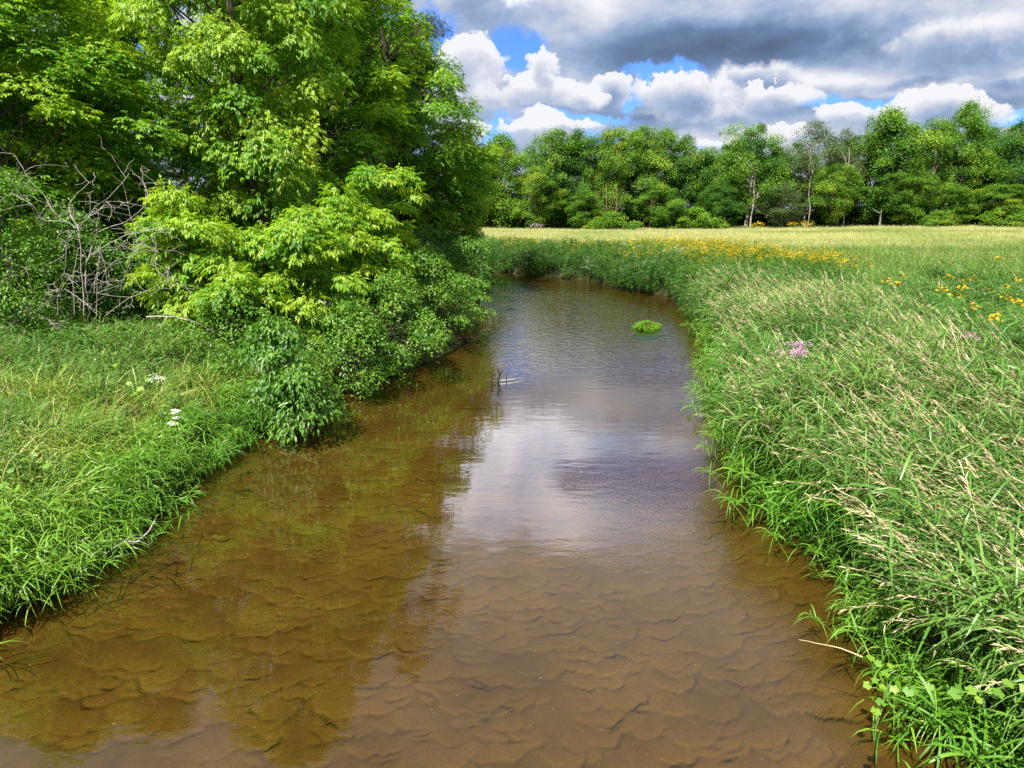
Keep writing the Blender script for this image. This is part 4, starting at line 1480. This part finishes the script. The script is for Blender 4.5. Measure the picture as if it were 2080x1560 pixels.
# --- snag standing in the current
rng = np.random.default_rng(502)
sn = thing('snag', 'dark forked stick poking out of the creek with ripples around it', 'branch', SNAG)
for pts, r in (([(0, .06, -.3), (.0, .02, 0), (.03, -.01, .10), (-.015, 0, .17)], .018), ([(.02, 0, .07), (.07, .01, .12), (.09, 0, .15)], .011),
               ([(-.13, .03, -.2), (-.13, .03, .0), (-.125, .03, .13)], .011), ([(.02, 0, .02), (-.07, .02, .05), (-.13, .03, .03)], .010),
               ([(.16, .05, -.1), (.165, .05, .02), (.16, .06, .085)], .008)):
    a = Acc()
    p = np.array(pts, float)
    p[:, 2] = np.where(p[:, 2] > 0, p[:, 2] * 1.7, p[:, 2])
    s = np.linspace(0, len(p) - 1, 10)
    q = np.stack([np.interp(s, np.arange(len(p)), p[:, i]) for i in range(3)], -1) + rng.normal(0, .004, (10, 3))
    tube(a, q, np.linspace(r * 1.35, r * .7, 10), 6)
    part('stick', sn, a, [M['wetwood']], True)

# --- little green tuft in the creek
rng = np.random.default_rng(503)
tf = thing('grass_tuft', 'small bright green grass tuft standing alone in the creek', 'grass tuft', TUFT)
tf.scale = (1.35, 1.35, 1.35)
a = Acc()
th = np.linspace(0, 2 * math.pi, 17)[:-1]
rings = []
for zz, rr in ((-.25, .27), (-.02, .25), (.07, .21), (.13, .13), (.155, .03)):
    rings.append(np.stack([rr * np.cos(th) * (1 + .12 * np.sin(3 * th)), rr * .8 * np.sin(th), np.full(16, zz)], -1))
Vr = np.concatenate(rings)
Fr = np.array([[k * 16 + j, k * 16 + (j + 1) % 16, (k + 1) * 16 + (j + 1) % 16, (k + 1) * 16 + j] for k in range(4) for j in range(16)])
a.add(Vr, Fr, .2)
part('mound', tf, a, [M['soil']], True)
a = Acc()
n = 1500
t1 = rng.uniform(0, 6.28, n)
rr = np.sqrt(rng.uniform(0, 1, n)) * .25 * (1 + .25 * np.sin(3 * t1) + .15 * np.sin(7 * t1))
P = np.stack([rr * np.cos(t1), rr * .8 * np.sin(t1), .13 * (1 - np.clip(rr / .28, 0, 1) ** 2) - .03], -1)
Dd = np.stack([np.cos(t1) * rr * 4.5, np.sin(t1) * rr * 4.0, np.ones(n)], -1) + rng.normal(0, .35, (n, 3))
V, Fc, b_ = ribbons(P, Dd, rng.uniform(.06, .2, n) * (1 + .35 * np.sin(5 * t1 + 9 * rr)), .009, .55, 4, rng=rng)
a.add(V, Fc, np.clip(rng.uniform(0, .8, n) + .25 * np.sin(4 * t1), 0, 1)[b_])
part('blades', tf, a, [M['moss']], kind='stuff')

# --- driftwood caught under the shrubs
rng = np.random.default_rng(504)
dw = gp(938, 688, .05)
dr_ = thing('driftwood_heap', 'heap of reddish-brown sticks caught under the shrubs at the waterline', 'driftwood', dw)
for k in range(18):
    c_ = rng.normal(0, 1, 3) * [.28, .25, .05] + [-.1, 0, .10]
    d = nrm(rng.normal(0, 1, 3) * [1, .5, .25] + [.7, -.1, .05])
    L = rng.uniform(.25, .6)
    a = Acc()
    tube(a, wavy(rng, c_ - d * L, c_ + d * L, 7, .04), np.linspace(.014, .005, 7), 5)
    part('stick', dr_, a, [M['redbark']], True)

M['strawstem'] = plain_mat('dry_straw', [(.5, .40, .22), (.6, .5, .3)])
# --- bleached twigs at the left edge
def twig(name, label, pxs, zs, r, seed, mat='dead', extra=3):
    rng = np.random.default_rng(seed)
    W_ = [gp(px, py, z) for (px, py), z in zip(pxs, zs)]
    t = thing(name, label, 'branch', W_[0])
    p = local(W_, t)
    s = np.linspace(0, len(p) - 1, len(p) * 3)
    q = np.stack([np.interp(s, np.arange(len(p)), p[:, i]) for i in range(3)], -1) + rng.normal(0, .006 if extra else .001, (len(s), 3))
    a = Acc()
    tube(a, q, np.linspace(r, r * .35, len(q)), 5)
    part('main_stick', t, a, [M[mat]], True)
    for k in range(extra):
        p0 = q[rng.integers(2, len(q) - 1)]
        a = Acc()
        d = nrm(rng.normal(0, 1, 3) * [1, .5, .5] + [0, 0, .3])
        tube(a, wavy(rng, p0, p0 + d * rng.uniform(.12, .3), 5, .08), np.linspace(r * .5, r * .2, 5), 4)
        part('side_twig', t, a, [M[mat]], True)
    return t


twig('fallen_twig', 'bleached forked twig lying over the water below the lush left grass', [(316, 1058), (288, 1098), (246, 1102), (208, 1132)], [.38, .22, .2, .12], .008, 511, extra=5)
twig('fallen_twig', 'bleached twig poking from the hanging dogwood towards the water', [(588, 812), (630, 824), (668, 832)], [.3, .2, .12], .008, 512, extra=4)
twig('fallen_branch', 'grey fallen branch lying on weeds right of the bare shrub', [(298, 644), (352, 643), (392, 652), (432, 672)], [1.62, 1.66, 1.6, 1.4], .014, 513, extra=4)
twig('fallen_twig', 'thin pale twig low among weeds at the left edge', [(2, 668), (60, 640), (112, 652)], [1.4, 1.5, 1.45], .009, 514)
twig('straw_stem', 'single dry straw stem sticking out over the water near the vine', [(1752, 1334), (1712, 1318), (1668, 1308), (1622, 1299)], [.5, .5, .48, .45], .0045, 515, 'strawstem', extra=0)
st_ = bpy.data.objects['straw_stem']
a = Acc()
V, Fc, _ = ribbons(local([gp(1714, 1319, .5)], st_), np.array([[-.25, -.15, -1.0]]), .13, .014, .05, 4)
a.add(V, Fc, .8)
part('dry_leaf', st_, a, [M['straw']])

# --- vines with lobed leaves
def lobed(sz, rng):
    ang = np.array([-150, -120, -78, -48, -18, 12, 45, 75, 108, 140, 165]) * math.pi / 180
    ang = np.radians(np.linspace(-165, 165, 11))
    rad = np.array([.5, .72, .6, .88, .68, 1.0, .68, .88, .6, .72, .5])
    V = np.concatenate([[[0, 0, 0]], np.stack([np.cos(ang) * rad, np.sin(ang) * rad, -.12 * rad ** 2 + .05 * (np.arange(11) % 2)], -1)]) * sz * .6
    Fc = np.array([[0, i, i + 1] for i in range(1, 11)])
    return V, Fc


def vine(name, label, stem_px, leaf_px, z, size, seed, zvar=.06, mat='lime'):
    rng = np.random.default_rng(seed)
    root_p = gp(*stem_px[0], z)
    t = thing(name, label, 'vine', root_p)
    p = local([gp(px, py, z + rng.uniform(-.03, .03)) for px, py in stem_px], t)
    s = np.linspace(0, len(p) - 1, len(p) * 4)
    q = np.stack([np.interp(s, np.arange(len(p)), p[:, i]) for i in range(3)], -1)
    a = Acc()
    tube(a, q, .004, 4, .6)
    part('stem', t, a, [M['stemgreen']], True)
    for k, (px, py) in enumerate(leaf_px):
        V, Fc = lobed(size * rng.uniform(.75, 1.2), rng)
        R = Matrix.Rotation(rng.uniform(0, 6.28), 3, 'Z')
        tilt = Matrix.Rotation(rng.uniform(.2, .75), 3, 'X') @ Matrix.Rotation(rng.normal(0, .3), 3, 'Y')
        Mx = np.array(tilt @ R)
        c_ = local([gp(px, py, z + rng.uniform(-zvar, zvar))], t)[0]
        a = Acc()
        a.add(V @ Mx.T + c_, Fc, rng.uniform(.1, .95))
        part('leaf', t, a, [M[mat]])
    return t


Z7 = lambda L: [(1650 + x / 4.333, 1200 + y / 4.333) for x, y in L]
vine('wild_vine', 'lime-green vine with lobed leaves hanging to the water by the straw stem', Z7([(690, 800), (640, 900), (610, 1050), (560, 1200), (550, 1320)]),
     Z7([(510, 590), (590, 640), (640, 735), (560, 790), (490, 830), (620, 850), (720, 860), (850, 880), (905, 870), (1040, 840), (600, 985), (555, 1065), (690, 660), (760, 830)]), .62, .06, 521)
vine('wild_vine', 'lime-green vine crossing the seeding grass in the lower right corner', Z7([(1200, 900), (1390, 890), (1600, 880), (1840, 760)]),
     Z7([(1265, 905), (1390, 875), (1460, 960), (1600, 890), (1640, 905), (1730, 810), (1840, 750), (1300, 870), (1880, 850)]), 1.16, .055, 522)
vine('wild_vine', 'yellow-green vine with three leaves high on the right bank', [(1860, 1040), (1850, 1000), (1880, 935)],
     [(1880, 938), (1866, 968), (1848, 1002), (1838, 950), (1862, 1030)], 1.15, .075, 523)
vine('broad_leaved_vine', 'pale broad-leaved vine among the grass at the left frame edge', [(0, 980), (30, 950), (70, 930)],
     [(22, 955), (48, 935), (10, 985), (70, 925), (95, 945), (36, 990)], .95, .085, 524, mat='lime')
vine('broad_leaved_vine', 'pale-leaved vine beside the cream flowers on the left bank', [(250, 800), (280, 780), (330, 770)],
     [(262, 778), (285, 790), (300, 772), (330, 768), (272, 800), (345, 780), (232, 742), (130, 742)], 1.15, .09, 525, mat='lime')


# --- flowering plants
def florets(a, rng, n, c_, r, sz, dome=.5, mi=0):
    th = rng.uniform(0, 6.28, n)
    q = np.sqrt(rng.uniform(0, 1, n))
    P = np.asarray(c_) + np.stack([r * q * np.cos(th), r * q * np.sin(th), dome * r * (1 - q ** 2) + rng.normal(0, .12 * r, n)], -1)
    az = rng.uniform(0, 6.28, n)
    A = np.stack([np.cos(az), np.sin(az), rng.uniform(0, .8, n)], -1)
    N = nrm(rng.normal(0, .6, (n, 3)) + UPV)
    V, Fc, b_ = leaves(P, A, N, sz, sz * .8)
    a.add(V, Fc, rng.uniform(0, 1, n)[b_], mi)


def stalk(t, rng, top, nleaf=8, ll=.12, wid=.25):
    a = Acc()
    tube(a, wavy(rng, (0, 0, -.05), top, 6, .02), np.linspace(.006, .004, 6), 5, .5)
    part('stem', t, a, [M['stemgreen']], True)
    for k in range(nleaf):
        a = Acc()
        f = rng.uniform(.35, .92)
        az = rng.uniform(0, 6.28)
        V, Fc, b_ = leaves(np.array([np.asarray(top) * f]), np.array([[math.cos(az), math.sin(az), .25]]), np.array([[0, 0, 1.0]]), ll, ll * wid)
        a.add(V, Fc, .5)
        part('leaf', t, a, [M['shrub']])


def pink(label, px, py, z, r, seed, n=260):
    rng = np.random.default_rng(seed)
    p = gp(px, py, z)
    t = thing('pink_flower', label, 'flower', (p.x, p.y, zg(p.x, p.y)), 'pink flat-topped flowers')
    top = np.array([0, 0, p.z - t.location.z])
    stalk(t, rng, top, 7, .14, .3)
    a = Acc()
    for k in range(9):
        florets(a, rng, n // 9, top + [rng.normal(0, r * .55), rng.normal(0, r * .4), rng.normal(0, .012)], r * .42, .017, 1.1)
    part('flower_head', t, a, [M['pink']], kind='stuff')


pink('larger pink flower head among seeding grass on the right bank', 1618, 722, 1.72, .15, 531, 420)
pink('smaller pink flower head just above the larger one on the right bank', 1631, 704, 1.74, .10, 532, 240)
pink('flat pink flower head standing alone in green grass further right', 1976, 688, 1.5, .17, 533, 320)


def white(label, px, py, z, r, seed, n=200, mat='white', h=.18):
    rng = np.random.default_rng(seed)
    p = gp(px, py, z)
    t = thing('white_flower', label, 'flower', (p.x, p.y, zg(p.x, p.y)))
    top = np.array([0, 0, max(.2, p.z - t.location.z)])
    stalk(t, rng, top, 6, .08, .3)
    a = Acc()
    for k in range(9):
        florets(a, rng, n // 9, top + [rng.normal(0, r * .4), rng.normal(0, r * .3), rng.uniform(-h, h * .3)], r * .38, .016, .4)
    part('flower_head', t, a, [M[mat]], kind='stuff')


white('dense white flower cluster in the left bank grass', 355, 842, 1.08, .09, 541, 360, h=.12)
white('loose cream flower spike beside a pale-leaved vine on the left bank', 318, 765, 1.25, .12, 542, 150, h=.1)
white('few cream flowers among weeds at the left frame edge', 8, 925, .95, .08, 543, 80)
white('small white asters on the shaded far bank, nearer the trees', 1192, 532, 1.2, .28, 544, 170, h=.3)
white('small white asters high on the far bank near the orange flowers', 1326, 512, 1.6, .22, 545, 110, h=.2)
white('white asters above the leafy shrub on the left bank', 655, 612, 1.9, .16, 546, 50, h=.1)

# yellow flowers at the right: each plant with its own heads
hd = Acc()
ang = np.arange(10) * 2 * math.pi / 10
Pp = np.zeros((10, 3)) + np.stack([np.cos(ang), np.sin(ang), 0 * ang], -1) * .008
V, Fc, b_ = leaves(Pp, np.stack([np.cos(ang), np.sin(ang), np.full(10, .15)], -1), np.tile(UPV, (10, 1)), .036, .017, .05, .1)
hd.add(V, Fc, (np.arange(10) % 3 * .4)[b_], 0)
tube(hd, np.array([[0, 0, 0], [0, 0, .008], [0, 0, .014]]), np.array([.013, .011, .002]), 7, .0, 0)
HEAD = hd.mesh('flower_head', [M['yellow']])
YF = 'yellow flowering plants standing singly at the right'
YL = [(1928, 560, 'leftmost tall yellow plant of the group at the right edge'), (1961, 567, 'yellow plant with a full cluster, second from the group\'s left'),
      (1958, 582, 'yellow plant just below the full cluster'), (1985, 561, 'yellow plant with a wide arching cluster, highest of the group'),
      (2002, 585, 'yellow plant with a round cluster in the middle of the group'), (1915, 586, 'small yellow plant low at the group\'s left end'),
      (1944, 596, 'faded yellow plant below the group\'s left half'), (2045, 599, 'yellow plant with dense cluster over dark grass'),
      (2045, 579, 'thin yellow plant just above the dense cluster'), (2072, 567, 'yellow plant cut by the right frame edge'),
      (1976, 620, 'pale yellow plant below the middle of the group'), (2022, 639, 'lowest yellow plant of the right group, nearest the pink flower'),
      (2029, 522, 'lone orange flower far out in the meadow at right'), (2066, 611, 'sparse yellow plant below the dense cluster at the edge'),
      (1714, 530, 'yellow plant trailing right from the orange flower mass'), (1730, 540, 'second yellow plant trailing from the orange flower mass'),
      (1770, 538, 'small yellow plant in the dark grass band right of the flower mass'), (1806, 566, 'brownish-yellow plant between flower mass and right group'),
      (1838, 560, 'dull yellow plant nearest left of the right group'), (1822, 575, 'low orange plant between flower mass and right group'),
      (1486, 775, 'single small yellow flower low at the right water edge')]
rng = np.random.default_rng(551)
for px, py, lab in YL:
    z = 1.5 if py < 700 else .8
    p = gp(px, py, z)
    t = thing('yellow_flower', lab, 'flower', (p.x, p.y, zg(p.x, p.y)), YF)
    top = np.array([0, 0, p.z - t.location.z - .05])
    stalk(t, rng, top, 8, .09, .22)
    n = 15 if py < 700 else 3
    for k in range(n):
        c_ = top + [rng.normal(0, .085), rng.normal(0, .07), rng.uniform(-.04, .09)]
        o = obj('flower_head', HEAD, t, loc=tuple(c_), rot=(rng.uniform(-.2, .9), rng.normal(0, .4), rng.uniform(0, 6)))
        s = rng.uniform(.7, 1.15)
        o.scale = (s, s, s)

# far flowers at the foot of the wood
rng = np.random.default_rng(561)
for px, py, col_, lab in ((1540, 461, 'yellow', 'orange flower clump at the wood\'s edge by the pale forked trunk'), (1612, 460, 'yellow', 'yellow flower clump at the wood\'s edge below the poplars, left of two'),
                          (1640, 459, 'yellow', 'yellow flower clump at the wood\'s edge below the poplars, right of two'), (1090, 463, 'pink', 'pink flower patch at the wood\'s foot near the bank trees')):
    Y_ = 82.0 if col_ == 'yellow' else 86.0
    x_ = xat(px, Y_, 2.0)
    zt = yp(px, py, Y_).z
    t = thing('distant_flower_clump', lab, 'flowers', (x_, Y_, zg(x_, Y_)))
    zc = max(zt - t.location.z, .9)
    a = Acc()
    herbs(a, rng, 14, zc, 16, .2, .3, .5)
    part('foliage', t, a, [M['shrub']], kind='stuff')
    a = Acc()
    florets(a, rng, 90, (0, 0, zc), .85, .12, .25)
    part('flower_heads', t, a, [M[col_]], kind='stuff')
